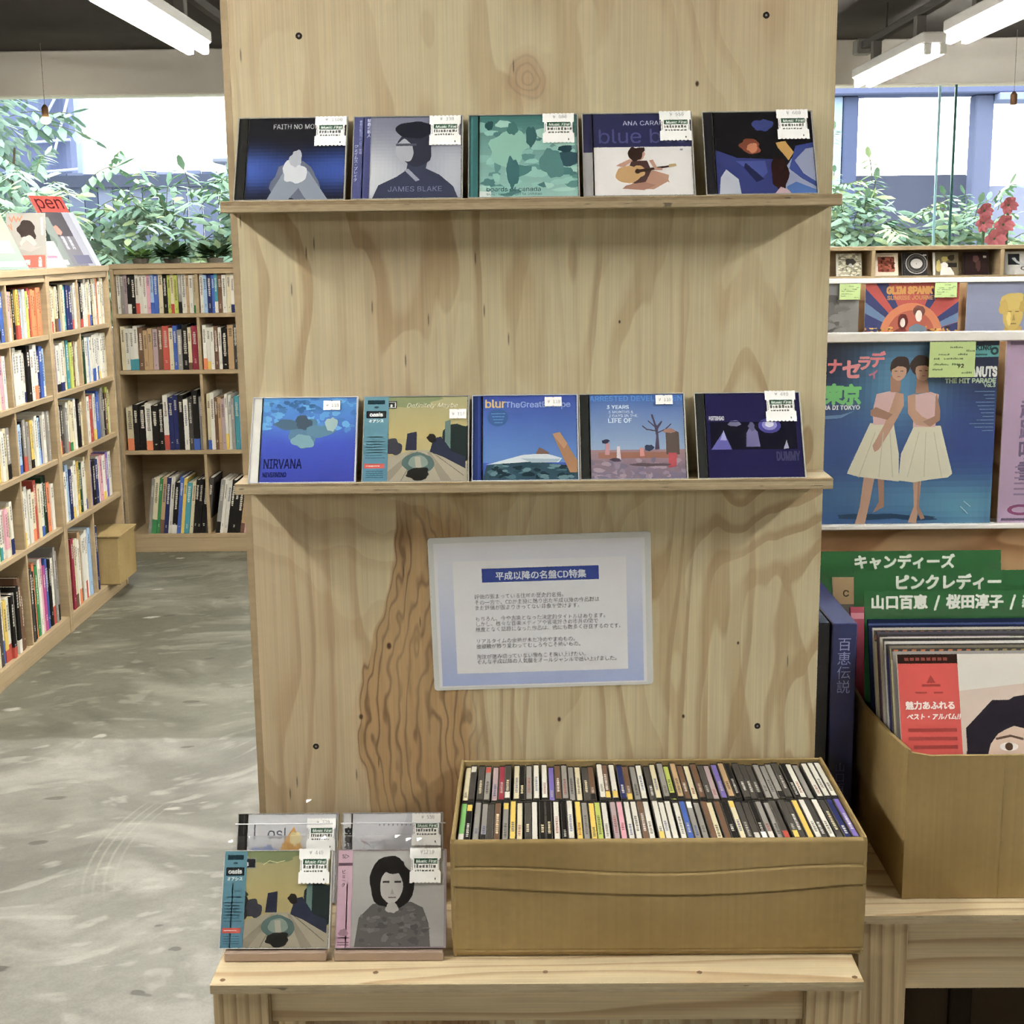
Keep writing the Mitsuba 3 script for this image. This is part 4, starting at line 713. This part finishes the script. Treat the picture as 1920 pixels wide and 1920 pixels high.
for i, (ttl, x0, x1, yt, zt, hh, tx, lab) in enumerate((('キャンディーズ', .486, .797, 2.3165, .9275, .0245, .062, 'rearmost green divider card with white katakana lettering'), ('ピンクレディー', .513, .823, 2.161, .930, .0245, .063, 'middle green divider card with white katakana lettering'),
                                                     ('山口百恵  /  桜田淳子  /  森', .5025, .823, 2.048, .926, .0215, .0095, 'front green divider card with white kanji lettering'))):
    k = tag(num('divider_card'), lab, 'divider card', 'green divider cards')
    ln = 9; M = place(x0, yt-(zt-.5915)*math.tan(math.radians(ln)), .5915, ln); H = (zt-.5915)/math.cos(math.radians(ln)); m = MB().box(0, x1-x0, 0, .0012, 0, H, '#2f6a3a')
    put(k+'__card', m, 'mat_print', M)
    put(k+'__printed_title', MB().poly(affinity.translate(text(ttl, hh, 'cjk', 2), tx, H-.0055-hh*.9), -.0002, '#eef2ea'), 'mat_print', M)
    f = MB().add([[-.004, -.002, .1], [x1-x0+.004, -.002, .1], [x1-x0+.004, -.002, H-.022], [-.004, -.002, H-.022]], [[0, 1, 2], [0, 2, 3]]); put(k+'__plastic_sleeve', f, 'mat_clear', M)
def boxset(label, x0, x1, y, col, ttl, sub):
    k = tag(num('record_box'), label, 'record box set'); put(k+'__box', MB().rbox(x0, x1, y, y+.32, .586, .9, .0015, col), 'mat_gloss')
    if ttl:
        m = MB().poly(affinity.translate(vtext(ttl, .021), x0+.008, .861), y-.0002, '#8a8fc0'); m.poly(affinity.translate(vtext(sub, .016), x0+.010, .674), y-.0002, '#5a629a'); put(k+'__printed_title', m, 'mat_print')
boxset('navy record box with vertical Japanese title beside the tall carton', .4375, .474, 1.962, '#252f66', '百恵伝説', '山口百恵')
boxset('black record box squeezed between the navy box and the stand', .402, .4355, 1.966, '#16171f', None, None)

# ------------------------------------------------------------------ CD cubby at the windows
K = tag('cd_cubby', 'light wood cubby of CDs under the windows', 'shelf unit')
put(K+'__top_board', MB().rbox(1.36, 3.30, 7.6, 7.82, 1.381, 1.402, .002), 'mat_bookcase')
put(K+'__shelf_board', MB().rbox(1.36, 3.30, 7.602, 7.815, 1.225, 1.245, .002), 'mat_bookcase')
put(K+'__back_panel', MB().box(1.36, 3.30, 7.812, 7.82, 0.0, 1.385), 'mat_bookcase')
for i, x in enumerate((1.36, 1.84, 2.528, 3.28)):
    put(K+'__upright'+('' if i == 0 else f'_{i:03d}'), MB().rbox(x, x+.02, 7.601, 7.813, 0.0, 1.3815, .002), 'mat_bookcase')
GC = 'CDs in the window cubby'
def cubby_cd(x, label, cover, tray, col='#8a877f'):
    k = tag(num('cubby_cd'), label, 'CD', GC); M = place(x, 7.655, 1.2455, 14)
    put(k+'__case', MB().box(0, .138, .0006, .010, 0, .125, col), 'mat_gloss', M); m = MB(); art(m, [('r', 0, 0, 100, 100, tray)], .0006, .0006, .0126, .1238, .0004); art(m, cover, .0136, .001, .1236, .123, .0004); put(k+'__cover_print', m, 'mat_print', M)
cubby_cd(1.665, 'pale patterned CD with a dark round spot in the cubby', R0('#aaa58c')+[('s', 0, 0, 100, 100, 120, ['#c9c4aa', '#8a866e', '#77735e', '#d4d0b8'], 8, 3), ('b', 52, 62, 20, 18, '#3c3a34', 4), ('e', 52, 48, 8, 8, '#a9aaa0')], '#c4c0b0')
cubby_cd(1.862, 'cream framed CD with a small red-brown picture in the cubby', R0('#e6d6be')+[('r', 12, 16, 84, 84, '#7a3a2a'), ('s', 18, 20, 80, 80, 40, ['#5c2a20', '#94503a', '#3c1c18'], 9, 2), ('r', 20, 90, 80, 94, '#b9a88c')], '#e6d6be', '#d8cfc0')
cubby_cd(2.021, 'black CD with a grey record player picture in the cubby', R0('#2b2a2a')+[('e', 52, 52, 48, 46, '#a9a6a2'), ('e', 52, 52, 44, 42, '#3c3a3a'), ('e', 52, 52, 39, 37, '#5d5b5a'), ('e', 52, 52, 34, 32, '#3a3838'), ('e', 52, 52, 26, 22, '#c4c1bc'), ('e', 52, 52, 2, 2, '#3a3838'), ('r', 80, 86, 96, 94, '#c9c6c2')], '#2b2a2a')
cubby_cd(2.186, 'white and yellow CD with dark figures in the cubby', R0('#6a6046')+[('p', [(20, 0), (24, 50), (40, 60), (58, 46), (80, 10), (82, 0)], '#e6e2da'), ('b', 42, 70, 14, 14, '#a99a4a', 4), ('b', 70, 76, 16, 12, '#3a3226', 6), ('r', 55, 34, 94, 54, '#2a2824'), ('b', 14, 40, 10, 30, '#c9b868', 3)], '#d8d4cc')
cubby_cd(2.350, 'dark brown CD with a dim figure in the cubby', R0('#2c201f')+[('b', 44, 70, 12, 18, '#5c3c38', 4), ('b', 54, 40, 12, 22, '#4a302c', 6), ('r', 76, 74, 90, 84, '#a8998c')], '#231a1a', '#3a3432')
cubby_cd(2.560, 'white CD with a small dark square picture at the cubby end', R0('#d6d4cf')+[('r', 14, 42, 64, 90, '#2c2e32'), ('p', [(30, 70), (50, 50), (96, 30), (96, 38), (54, 60), (44, 76)], '#b9bcc0'), ('e', 80, 26, 12, 9, '#55585c'), ('e', 80, 26, 6, 5, '#d6d4cf')], '#d6d4cf', '#c9c6c0')

# ------------------------------------------------------------------ bookcases
def bookcase(key, label, O, ang, W, div, shelves, D, top):
    """front plane along local x at y=0, depth +y"""
    tag(key, label, 'bookcase'); M = Tf().translate(O).rotate([0, 0, 1], ang); t = .018; n = 0
    def b(nm, *a):
        k = key+'__'+nm; i = 0
        while k in scene: i += 1; k = f'{key}__{nm}_{i:03d}'
        put(k, MB().rbox(*a, .0012), 'mat_bookcase', M)
    b('side_panel', 0, t, 0, D, 0, top); b('side_panel', W-t, W, 0, D, 0, top); b('top_board', -.001, W+.001, -.004, D, top-.0005, top+.022); b('top_board', t, W-t, .004, D, top-.026, top-.0005)
    for z in shelves: b('shelf', t, W-t, .003, D-.006, z-.019, z)
    zz = [top-.026]+list(shelves)
    for z0, z1 in zip(zz[1:], zz[:-1]): b('divider', div-.007, div+.007, .005, D-.006, z0+.0002, z1-(.0192 if z1 != zz[0] else .0002))
    b('back_panel', t, W-t, D-.006, D, 0, top); b('toe_board', t, W-t, .004, .018, 0, shelves[-1]-.0192)
    return M
SH_A = [1.136, .912, .674, .414, .066]
MA = {}
for key, y0, lab in (('aisle_bookcase', 4.395, 'light wood bookcase along the aisle, the nearer unit'), ('aisle_bookcase_001', 5.155, 'light wood bookcase along the aisle, the unit at the corner')):
    MA[key] = bookcase(key, lab, [-1.76, y0, 0], 90, .7585, .352, SH_A, .285, 1.352)
SH_B = [1.140, .876, .494, .088]
MB_ = bookcase('window_bookcase', 'light wood bookcase standing across the aisle end by the window', [-1.945, 6.55, 0], 0, .81, .400, SH_B, .285, 1.348)
def title_marks(m, t, h, r, c):
    dark = c.mean() < .22; ink = lin(r.choice(['#d8d0bc', '#b9b2a2', '#cfc8b8'])) if dark else lin(r.choice(['#3a3836', '#4a4640', '#5c2f2a', '#2f3c66']))
    z = h*r.uniform(.86, .93); w = t*.28; n = r.randint(4, 11); s = min(w*1.7, .010)
    for _ in range(n):
        if z < h*.35: break
        ww = w*r.uniform(.6, 1); m.add([[t/2-ww, -.0002, z-s*.8], [t/2+ww, -.0002, z-s*.8], [t/2+ww, -.0002, z], [t/2-ww, -.0002, z]], [[0, 1, 2], [0, 2, 3]], ink*.7+c*.3); z -= s
    z = h*r.uniform(.10, .16)
    for _ in range(r.randint(0, 3)): m.add([[t/2-w*.6, -.0002, z], [t/2+w*.6, -.0002, z], [t/2+w*.6, -.0002, z+s*.5], [t/2-w*.6, -.0002, z+s*.5]], [[0, 1, 2], [0, 2, 3]], ink*.6+c*.4); z += s*.8
OBI = {'W': 'krbByot', 'c': 'rnkobG', 'w': 'rskyM', 'k': 'rbW', 's': 'bWB', 'g': 'rk', 'y': 'kr', 'p': 'MW', 'o': 'Wr', 'v': 'WB', 'u': 'n', 't': 'W'}
def books(M, spec, x0, z, hr, tr, dr_, where, lean=0, seed=1, front=.016, xmax=9):
    r = random.Random(seed); x = x0; i = 0
    for ch in spec:
        if ch == ' ': x += .02; continue
        tall = ch == '^'
        name, col = PAL[ch]; t = r.uniform(*tr); h = r.uniform(*hr); d = r.uniform(*dr_)
        if lean: h = h*.98
        k = tag(num('book'), f'{name} book, {ORD[i]} {where}', 'book', 'books '+where.split(',', 1)[1].strip()); i += 1
        c = lin(col)*r.uniform(.88, 1.06); c = np.clip(c, 0, .92); m = MB(); e = .0016
        m.box(0, t, 0, e, 0, h, c); m.box(0, e, e, d, 0, h, c*r.uniform(.8, 1)); m.box(t-e, t, e, d, 0, h, c*r.uniform(.8, 1))
        title_marks(m, t, h, r, c)
        if ch in OBI and r.random() < .30:
            oc = lin(PAL[r.choice(OBI[ch])][1]); hh = h*r.uniform(.16, .30); m.box(-.0003, t+.0002, -.0005, d*.99, .0005, hh, oc)
        R = M @ Tf().translate([x, front+r.uniform(0, .012), z+.0004]) @ Tf().rotate([0, 1, 0], -lean if lean else r.uniform(-.25, .25))
        put(k+'__cover', m, 'mat_print', R)
        put(k+'__pages', MB().box(e, t-e, e, d-.003, .002, h-.003, '#d9cfb4' if r.random() < .6 else '#e6dfca'), 'mat_print', R)
        x += (t/math.cos(math.radians(lean)) if lean else t)+r.uniform(.0003, .0012)
    return x
WB = 'window bookcase'
b1 = dict(tr=(.014, .021), dr_=(.13, .15))
books(MB_, 'WgmkkWWWpsbcklclgWuWc', .022, SH_B[0], (.176, .196), (.0135, .021), (.13, .15), 'from corner, top row, corner bay of '+WB, seed=11)
books(MB_, 'WsBbtnWcWobMp', .412, SH_B[0], (.172, .188), (.0125, .020), (.13, .15), 'from corner, top row, inner bay of '+WB, seed=12)
books(MB_, 'cWWWnuumnrcbgkcR', .026, SH_B[1], (.178, .216), (.016, .031), (.14, .16), 'from corner, second row, corner bay of '+WB, seed=13)
books(MB_, 'WWWnWkuad', .414, SH_B[1], (.19, .215), (.015, .030), (.14, .16), 'from corner, second row, inner bay of '+WB, seed=14)
x = books(MB_, 'ckkWkk', .030, SH_B[2], (.205, .225), (.022, .032), (.17, .19), 'from corner, third row, corner bay of '+WB, seed=15)
books(MB_, 'WBvkWakg'.replace('v', 'B', 1), x, SH_B[2], (.24, .285), (.020, .030), (.19, .21), 'of the tall ones, third row, corner bay of '+WB, seed=16)
books(MB_, 'cWnumWWgtsR', .414, SH_B[2], (.24, .272), (.013, .022), (.19, .21), 'from corner, third row, inner bay of '+WB, seed=17)
books(MB_, 'gcGuBWkbytckkka', .10, SH_B[3], (.255, .285), (.013, .024), (.19, .21), 'from corner, bottom row, corner bay of '+WB, lean=-7, seed=18)
books(MB_, 'gWwkkkupWr', .425, SH_B[3], (.25, .275), (.014, .024), (.19, .21), 'from corner, bottom row, inner bay of '+WB, lean=-9, seed=19)
FA, NA = 'far aisle bookcase', 'near aisle bookcase'
def arow(unit, bay, row, spec, h, t, d=(.13, .15), seed=0, start=None):
    un = FA if unit == 'aisle_bookcase_001' else NA
    x0 = (.021 if bay == 0 else .362) if start is None else start
    books(MA[unit], spec, x0, SH_A[row], h, t, d, f'from near end, {["top", "second", "third", "fourth", "bottom"][row]} row, {["near", "far"][bay]} bay of {un}', seed=seed, front=.012)
F, N = 'aisle_bookcase_001', 'aisle_bookcase'
arow(F, 0, 0, 'ccccckcctBBgW', (.165, .178), (.021, .027), seed=21); arow(F, 1, 0, 'gpkwWcWkcWoWcW', (.172, .192), (.023, .028), seed=22)
arow(F, 0, 1, 'RmWWcctlncW', (.17, .186), (.026, .032), seed=23); arow(F, 1, 1, 'ddWsWWWWWWWc', (.176, .19), (.026, .033), seed=24)
arow(F, 0, 2, 'WWkagWccWskkcW', (.172, .196), (.020, .027), seed=25); arow(F, 1, 2, 'vWrRWbbgknlc', (.172, .21), (.025, .033), seed=26)
arow(F, 0, 3, 'sWsBWWcydWc', (.19, .222), (.025, .033), seed=27); arow(F, 1, 3, 'RvkBWpWpvW', (.178, .19), (.026, .034), seed=28)
arow(F, 0, 4, 'gRRcwWuWWwsg', (.255, .285), (.022, .032), (.2, .23), seed=29); arow(F, 1, 4, 'kBW', (.25, .27), (.018, .026), (.2, .22), seed=30)
arow(N, 1, 0, 'mpuykyrsWlRooooo', (.162, .176), (.018, .026), seed=31); arow(N, 1, 1, 'dWWWWkWWBbs', (.172, .20), (.028, .036), (.14, .17), seed=32)
arow(N, 1, 2, 'WskggnyWWskWWg', (.165, .186), (.021, .027), seed=33); arow(N, 1, 3, 'WWWWcrcWdkoW', (.168, .222), (.024, .032), seed=34)
arow(N, 1, 4, 'gakoGWpMbkkWgg', (.235, .29), (.018, .028), (.19, .22), seed=35)
for row, st, spec in ((0, .235, 'vsWb'), (1, .19, 'cWcpW'), (2, .15, 'WsyWcg'), (3, .09, 'WWcWWpcW'), (4, .03, 'kcaWyWkgknn')):
    arow(N, 0, row, spec, (.165, .185) if row < 4 else (.21, .27), (.021, .030), seed=40+row, start=st)
k = tag('file_carton', 'tan cardboard carton jutting from the bottom row of the corner bookcase', 'cardboard box')
put(k+'__body', MB().rbox(-1.99, -1.708, 5.63, 5.872, .067, .268, .003), 'mat_card'); put(k+'__lid_flap', MB().rbox(-1.995, -1.700, 5.622, 5.88, .268, .276, .002), 'mat_card')
k = tag('album_on_books', 'dark round-marked album lying face out over the fourth row', 'album')
m = MB(); art(m, R0('#a5713f')+[('b', 70, 60, 30, 26, '#c9a878', 4), ('e', 30, 55, 26, 34, '#171514'), ('r', 20, 58, 42, 62, '#5c554c')], 0, 0, .21, .20)
put(k+'__cover', m, 'mat_print', Tf().translate([-1.80, 5.57, .618]).rotate([0, 0, 1], 90).scale([1, 1, .2])) if False else put(k+'__cover', m, 'mat_print', Tf().translate([-1.84, 5.585, .461]).rotate([0, 0, 1], 90))
put(k+'__board', MB().box(0, .21, .0005, .004, 0, .20, '#6a4a30'), 'mat_print', Tf().translate([-1.84, 5.585, .461]).rotate([0, 0, 1], 90))

# magazines leaning on easels on the aisle bookcases
def magazine(label, xr, yr, w, h, cover, lean=34, z=1.3745, face=.51):
    wd = np.array([face, math.sqrt(1-face*face)]); L = np.array([xr, yr])-wd*w
    ang = math.degrees(math.atan2(wd[1], wd[0])); M = Tf().translate([L[0], L[1], z]).rotate([0, 0, 1], ang).rotate([1, 0, 0], -lean)
    k = tag(num('magazine'), label, 'magazine', 'magazines displayed on the aisle bookcases')
    put(k+'__pages', MB().box(0, w, .0005, .006, 0, h, '#d6d2c8'), 'mat_print', M); m = MB(); art(m, cover, 0, 0, w, h); put(k+'__cover_print', m, 'mat_print', M)
    e = MB().cyl([w*.5, .02, 0], [w*.5, .075, 0], .003, '#9a9c9c', 8); put(k+'__easel', MB().box(w*.3, w*.7, .0062, .009, .0, h*.6, '#b9bcbc'), 'mat_print', M)
magazine('brown and grey magazine at the near end of the bookcase top', -1.80, 4.76, .18, .25, R0('#8a8680')+[('r', 0, 50, 100, 100, '#7a5034'), ('b', 60, 30, 40, 26, '#a9a6a2', 3)])
magazine('pale green magazine with a small white card on the bookcase top', -1.785, 5.05, .18, .29, R0('#7d8568')+[('g', 0, 0, 100, 100, '#6c7f78', '#858f6c', 6), ('b', 30, 60, 30, 30, '#86907a', 4), ('r', 52, 24, 86, 42, '#a8a89a'), ('r', 10, 4, 96, 12, '#9fbcc0')])
magazine('white magazine with a dark-haired figure and a red band', -1.772, 5.20, .138, .215, R0('#8a867f')+[('r', 8, 2, 96, 24, '#bf4a38'), ('t', 30, 8, 9, '台所', '#ecd8c8', dict(bold=2)), ('v', 78, 16, 6, '大特集', '#ecd8c8', dict(bold=2)), ('b', 52, 68, 24, 18, '#332b28', 5), ('b', 54, 48, 18, 12, '#c9a896', 3), ('p', [(30, 36), (50, 52), (72, 38), (90, 40), (60, 30)], '#948e87'), ('l', [(8, 92), (14, 84), (20, 94), (26, 84), (30, 92), (34, 86), (40, 94)], 1.4, '#a8643c'), ('l', [(6, 78), (14, 70), (12, 80)], 1.4, '#a8643c'), ('r', 88, 60, 94, 92, '#a9a69f')], lean=20, face=.97)
magazine('red magazine with dark lettering behind the grey one', -1.80, 5.905, .17, .345, R0('#c04034')+[('t', 8, 82, 25, 'pen', '#4a1a1c', dict(kind='latin')), ('r', 0, 0, 100, 30, '#8a8f94')])
magazine('white and pink leaflet between the white and grey magazines', -1.768, 5.42, .10, .12, R0('#8f8a8c')+[('r', 20, 50, 80, 60, '#c98a98'), ('r', 30, 36, 76, 44, '#b0607a'), ('b', 24, 14, 14, 10, '#f0eef0', 3)])
magazine('green-grey magazine with a dark picture beside the red one', -1.80, 5.60, .16, .235, R0('#6c7571')+[('b', 50, 50, 30, 30, '#5c6a62', 4), ('b', 60, 64, 16, 14, '#26302c', 6), ('r', 0, 84, 40, 92, '#6fb4c0'), ('r', 10, 4, 90, 14, '#c9cccc')])
magazine('grey and black magazine with a pale spine edge, last on the bookcase top', -1.766, 5.845, .17, .262, R0('#6a6870')+[('r', 0, 55, 62, 100, '#4a464c'), ('b', 22, 66, 10, 10, '#b07a6a', 3), ('r', 62, 0, 100, 100, '#8d8f9c'), ('r', 84, 0, 100, 100, '#a4a8b4'), ('v', 22, 50, 6, '特集音楽', '#c9c9d0', dict(bold=1)), ('v', 40, 50, 6, '名盤案内', '#b9b9c4', dict(bold=1)), ('r', 30, 4, 78, 20, '#5c5c74')])

# ------------------------------------------------------------------ plants
LEAFC = ['#3f6b32', '#4f8040', '#6b9a4c', '#86b45a', '#2f5a34', '#5c9060']
def leaflet(m, p, d, up, L, W, c):
    d = d/np.linalg.norm(d); s = np.cross(d, up); s /= np.linalg.norm(s)+1e-9; n = np.cross(s, d)
    P = [p, p+d*L*.35+s*W*.5-n*W*.12, p+d*L*.75+s*W*.36-n*W*.10-np.array([0, 0, L*.05]), p+d*L-np.array([0, 0, L*.16]), p+d*L*.75-s*W*.36-n*W*.10-np.array([0, 0, L*.05]), p+d*L*.35-s*W*.5-n*W*.12, p+d*L*.5]
    m.add(P, [[0, 1, 6], [1, 2, 6], [2, 3, 6], [3, 4, 6], [4, 5, 6], [5, 0, 6]], c)
def spray(r, base, d, L, n, c0):
    m = MB(); d = d/np.linalg.norm(d); pts = [base+d*L*t+np.array([0, 0, -L*.45*t*t]) for t in np.linspace(0, 1, n+1)]
    side = np.cross(d, [0, 0, 1]); side /= np.linalg.norm(side)+1e-9
    for a, b in zip(pts[:-1], pts[1:]): m.cyl(a, b, .0025, '#5c6a3c', 5)
    for i in range(1, n+1):
        for s in (-1, 1):
            c = np.clip(lin(c0)*r.uniform(.8, 1.25), 0, .8)
            leaflet(m, pts[i], side*s+d*.55+np.array([0, 0, -.75+r.uniform(-.35, .35)]), np.array([0, 0, 1.0]), L*.32*r.uniform(.8, 1.15), L*.12, c)
    leaflet(m, pts[-1], d+np.array([0, 0, -.5]), np.array([0, 0, 1.0]), L*.36, L*.14, lin(c0))
    return m
def shrub(label, cx, cy_, z0, z1, rx, ry, n, seed, cols=LEAFC, L=(.30, .46), fill=1000, cat='shrub'):
    cy = cy_+.22; k = tag(num('shrub'), label, cat, None); r = random.Random(seed); zc, rz = (z0+z1)/2, (z1-z0)/2
    m = MB()
    for i in range(5):
        a = r.uniform(0, 6.28); m.cyl([cx+.1*math.cos(a), cy+.1*math.sin(a), 0.0], [cx+rx*.55*math.cos(a), cy+ry*.5*math.sin(a), zc+rz*r.uniform(-.2, .4)], .02, '#5a5040', 6, .007)
    put(k+'__stem', m, 'mat_print')
    for i in range(n):
        th = r.uniform(0, 6.28); ph = r.uniform(-.5, 1.0); q = r.uniform(.45, .95)
        o = np.array([math.cos(th)*math.sqrt(max(0, 1-ph*ph)), math.sin(th)*math.sqrt(max(0, 1-ph*ph)), ph])
        b = np.array([cx, cy, zc])+o*[rx, ry, rz]*q
        put(k+'__leaf_spray'+('' if i == 0 else f'_{i:03d}'), spray(r, b, o+np.array([r.uniform(-.5, .5), r.uniform(-.7, .2), r.uniform(-.1, .35)]), r.uniform(*L), 5, r.choice(cols)), 'mat_print')
    m = MB()
    for i in range(fill):
        o = np.array([r.gauss(0, 1) for _ in range(3)]); o /= np.linalg.norm(o)+1e-9; b = np.array([cx, cy, zc])+o*[rx, ry, rz]*r.uniform(.2, .85)
        leaflet(m, b, o+np.array([r.uniform(-.8, .8), r.uniform(-.8, .8), -.9]), np.array([0, -.7, 1.0]), r.uniform(.08, .14), .05, np.clip(lin(r.choice(cols))*r.uniform(.7, 1.1), 0, .8))
    put(k+'__foliage', m, 'mat_print'); labels[k+'__foliage'] = {'kind': 'stuff'}
HAZED_GREENS = ['#7fa68a', '#8fb592', '#a2c088', '#6f9a84', '#86ae96', '#79a087']  # leaf greens washed out: the bright haze is put into their colour
shrub('broad pale shrub outside behind the leaning magazines', -3.00, 8.75, .5, 2.05, .66, .4, 80, 51, HAZED_GREENS)
shrub('pale drooping shrub outside above the window bookcase', -2.25, 8.70, .5, 1.88, .55, .38, 70, 52, HAZED_GREENS)
shrub('leafy shrub outside close to the plywood stand', -1.66, 8.9, .5, 2.02, .42, .38, 56, 53, HAZED_GREENS)
shrub('large bush outside above the CD cubby', 2.05, 8.75, .5, 1.86, .55, .36, 110, 54, HAZED_GREENS, (.2, .3), 1600)
shrub('tall pointed bush outside right beside the plywood stand', 1.93, 9.2, .5, 2.10, .24, .26, 40, 57, HAZED_GREENS, (.18, .26), 700)
shrub('bush outside behind the dark green glass edge', 2.80, 8.85, .5, 1.78, .45, .36, 80, 55, HAZED_GREENS, (.2, .3), 1300)
shrub('hazy tall tree outside at the far left of the window', -3.95, 9.8, 1.0, 3.0, .72, .45, 30, 56, ['#76998a', '#86a898', '#688c80'], (.4, .6), 900, 'tree')  # greyed leaf greens, distance haze painted into them
def pot_plant(label, x, y, z, n, R, seed, cols):
    k = tag(num('potted_plant'), label, 'plant'); r = random.Random(seed)
    put(k+'__pot', MB().cyl([x, y, z], [x, y, z+.022], .035, '#6a6456', 18, .042), 'mat_print')
    for i in range(n):
        a = r.uniform(0, 6.28); o = np.array([math.cos(a), math.sin(a), r.uniform(.2, 1.3)])
        m = MB(); p = np.array([x, y, z+.02])+o*[R*.4, R*.4, R*.35]*r.uniform(.5, 1); m.cyl([x, y, z+.018], p, .0015, '#4a5a34', 5); leaflet(m, p, o+np.array([0, 0, -.2]), np.array([0, 0, 1.0]), R*r.uniform(.5, .8), R*.42, np.clip(lin(r.choice(cols))*r.uniform(.8, 1.2), 0, 1))
        put(k+'__leaf'+('' if i == 0 else f'_{i:03d}'), m, 'mat_print')
DK = ['#2f4a2c', '#3a5a34', '#24402a', '#4a6a3c']
pot_plant('dark leafy plant standing highest on the window bookcase', -1.70, 6.76, 1.3705, 60, .105, 61, DK)
pot_plant('low dark green plant on the window bookcase near the plywood stand', -1.50, 6.78, 1.3705, 50, .10, 62, DK)
pot_plant('light green trailing plant at the corner of the window bookcase', -1.86, 6.79, 1.3705, 40, .085, 63, ['#6a9a4c', '#4a7a3c', '#86b45a'])

# ------------------------------------------------------------------ outside the windows
struct('ground', MB().box(-14, 16, WALL_Y+.14, 30, -.12, -.02, '#b4b6ae'), 'mat_print', 'paved ground outside the shop')
k = tag('slat_fence', 'dark blue-grey board fence outside behind the shrubs', 'fence')
n = 0; x = -4.45
while x < -2.35:
    w = .105+.02*((n*7) % 3)/2
    put(k+'__board'+('' if n == 0 else f'_{n:03d}'), MB().box(x, x+w-.008, 11.0, 11.03, -.02, 2.0+.01*((n*5) % 3), ['#6c7ca0', '#5c6c90', '#7888ac', '#526284'][(n*3) % 4]), 'mat_print'); x += w; n += 1
put(k+'__rail', MB().box(-4.45, -2.35, 10.96, 11.0, 1.90, 1.99, '#46526c'), 'mat_print')
def post(label, x0, x1, y, z1, col, z0=-.02, cat='post'):
    k = tag(num('street_post'), label, cat); put(k+'__shaft', MB().rbox(x0, x1, y, y+.16, z0, z1, .01, col), 'mat_print')
    put(k+'__foot', MB().rbox(x0-.001, x1+.001, y-.04, y+.2, z0-.0, z0+.08, .01, '#6a6f78'), 'mat_print')
post('pale blue post outside left of the bright gap', -3.49, -3.44, 11.1, 3.4, '#8ea6cc')
post('pale blue post outside against the plywood stand', 2.30, 2.425, 11.1, 2.514, '#8fb0d2')
post('blue-grey post outside beside the pale blue one', 2.432, 2.545, 11.1, 2.514, '#4c5c82')
post('blue-grey post outside past the dark green glass edge', 3.44, 3.578, 11.1, 2.514, '#5c6a8c')
k = tag('street_wall', 'dark blue-grey wall with pipes outside behind the hanging bulb', 'wall')
put(k+'__wall_face', MB().box(-6.5, -3.82, 12.0, 12.2, -.02, 4.2, '#465377'), 'mat_outdoor')
for i, (a, b) in enumerate((((-4.35, 2.05), (-3.75, 2.09)), ((-4.3, 2.3), (-3.8, 2.33)), ((-4.1, 2.35), (-3.85, 2.75)), ((-4.2, 1.8), (-3.65, 1.82)), ((-3.95, 2.2), (-3.72, 2.9)))):
    put(k+'__pipe'+('' if i == 0 else f'_{i:03d}'), MB().cyl([a[0], 11.95, a[1]], [b[0], 11.95, b[1]], .012, '#9fb0d6', 8), 'mat_print')
k = tag('overhead_beam', 'blue-grey beam outside across the top of the bright gap', 'beam')
put(k+'__beam', MB().rbox(2.2, 5.4, 11.0, 11.3, 2.515, 2.80, .01, '#596890'), 'mat_print')
put(k+'__soffit_strip', MB().rbox(3.58, 5.4, 10.98, 11.32, 2.46, 2.515, .005, '#7f93bc'), 'mat_print')
k = tag('parked_van', 'dark rounded vehicle roof outside behind the bush', 'van')
pv = sbox(2.56, .45, 3.46, 1.86).buffer(.07); put(k+'__body', MB().extr(pv, 11.4, 12.9, '#4e5870'), 'mat_print')
for i, xx in enumerate((2.75, 3.3)): put(k+'__wheel'+('' if i == 0 else '_001'), MB().cyl([xx, 11.38, .30], [xx, 11.62, .30], .32, '#23242a', 20), 'mat_print')
k = tag('low_hoarding', 'blue-grey hoarding outside beyond the far post', 'hoarding')
put(k+'__panel', MB().box(3.58, 5.6, 11.3, 11.34, -.02, 1.835, '#7d89a8'), 'mat_print')
k = tag('white_kiosk', 'pale kiosk corner outside close to the plywood stand', 'kiosk')
put(k+'__wall_face', MB().box(-2.36, -1.6, 11.2, 11.9, -.02, 2.08, '#cfdcdf'), 'mat_print'); put(k+'__roof_edge', MB().rbox(-2.44, -1.55, 11.12, 11.95, 2.08, 2.12, .01, '#77849a'), 'mat_print')
def flower(label, x, y, z, R, seed):
    k = tag(num('red_flower'), label, 'flower', 'red flowers outside the window'); r = random.Random(seed)
    put(k+'__stalk', MB().cyl([x, y, 0], [x, y, z], .008, '#3f5a3a', 6), 'mat_print')
    for i in range(14):
        a = i*2.4; o = np.array([math.cos(a), -.5+.3*math.sin(a*2), math.sin(a)]); m = MB(); leaflet(m, np.array([x, y, z]), o, np.array([0, -1.0, .2]), R*(1 if i < 8 else .6), R*.7, np.clip(lin('#a8545c')*r.uniform(.7, 1.2), 0, 1)); put(k+'__petal'+('' if i == 0 else f'_{i:03d}'), m, 'mat_print')
for i, (x, z, R, w) in enumerate(((2.70, 1.44, .075, 'lowest'), (2.64, 1.53, .06, 'second from below'), (2.76, 1.52, .07, 'level with the second'), (2.79, 1.63, .06, 'topmost'), (2.66, 1.60, .055, 'middle'))):
    flower(f'dull red blossom behind the glass above the cubby end, {w} of five', x, 8.25+.02*i, z, R, i)
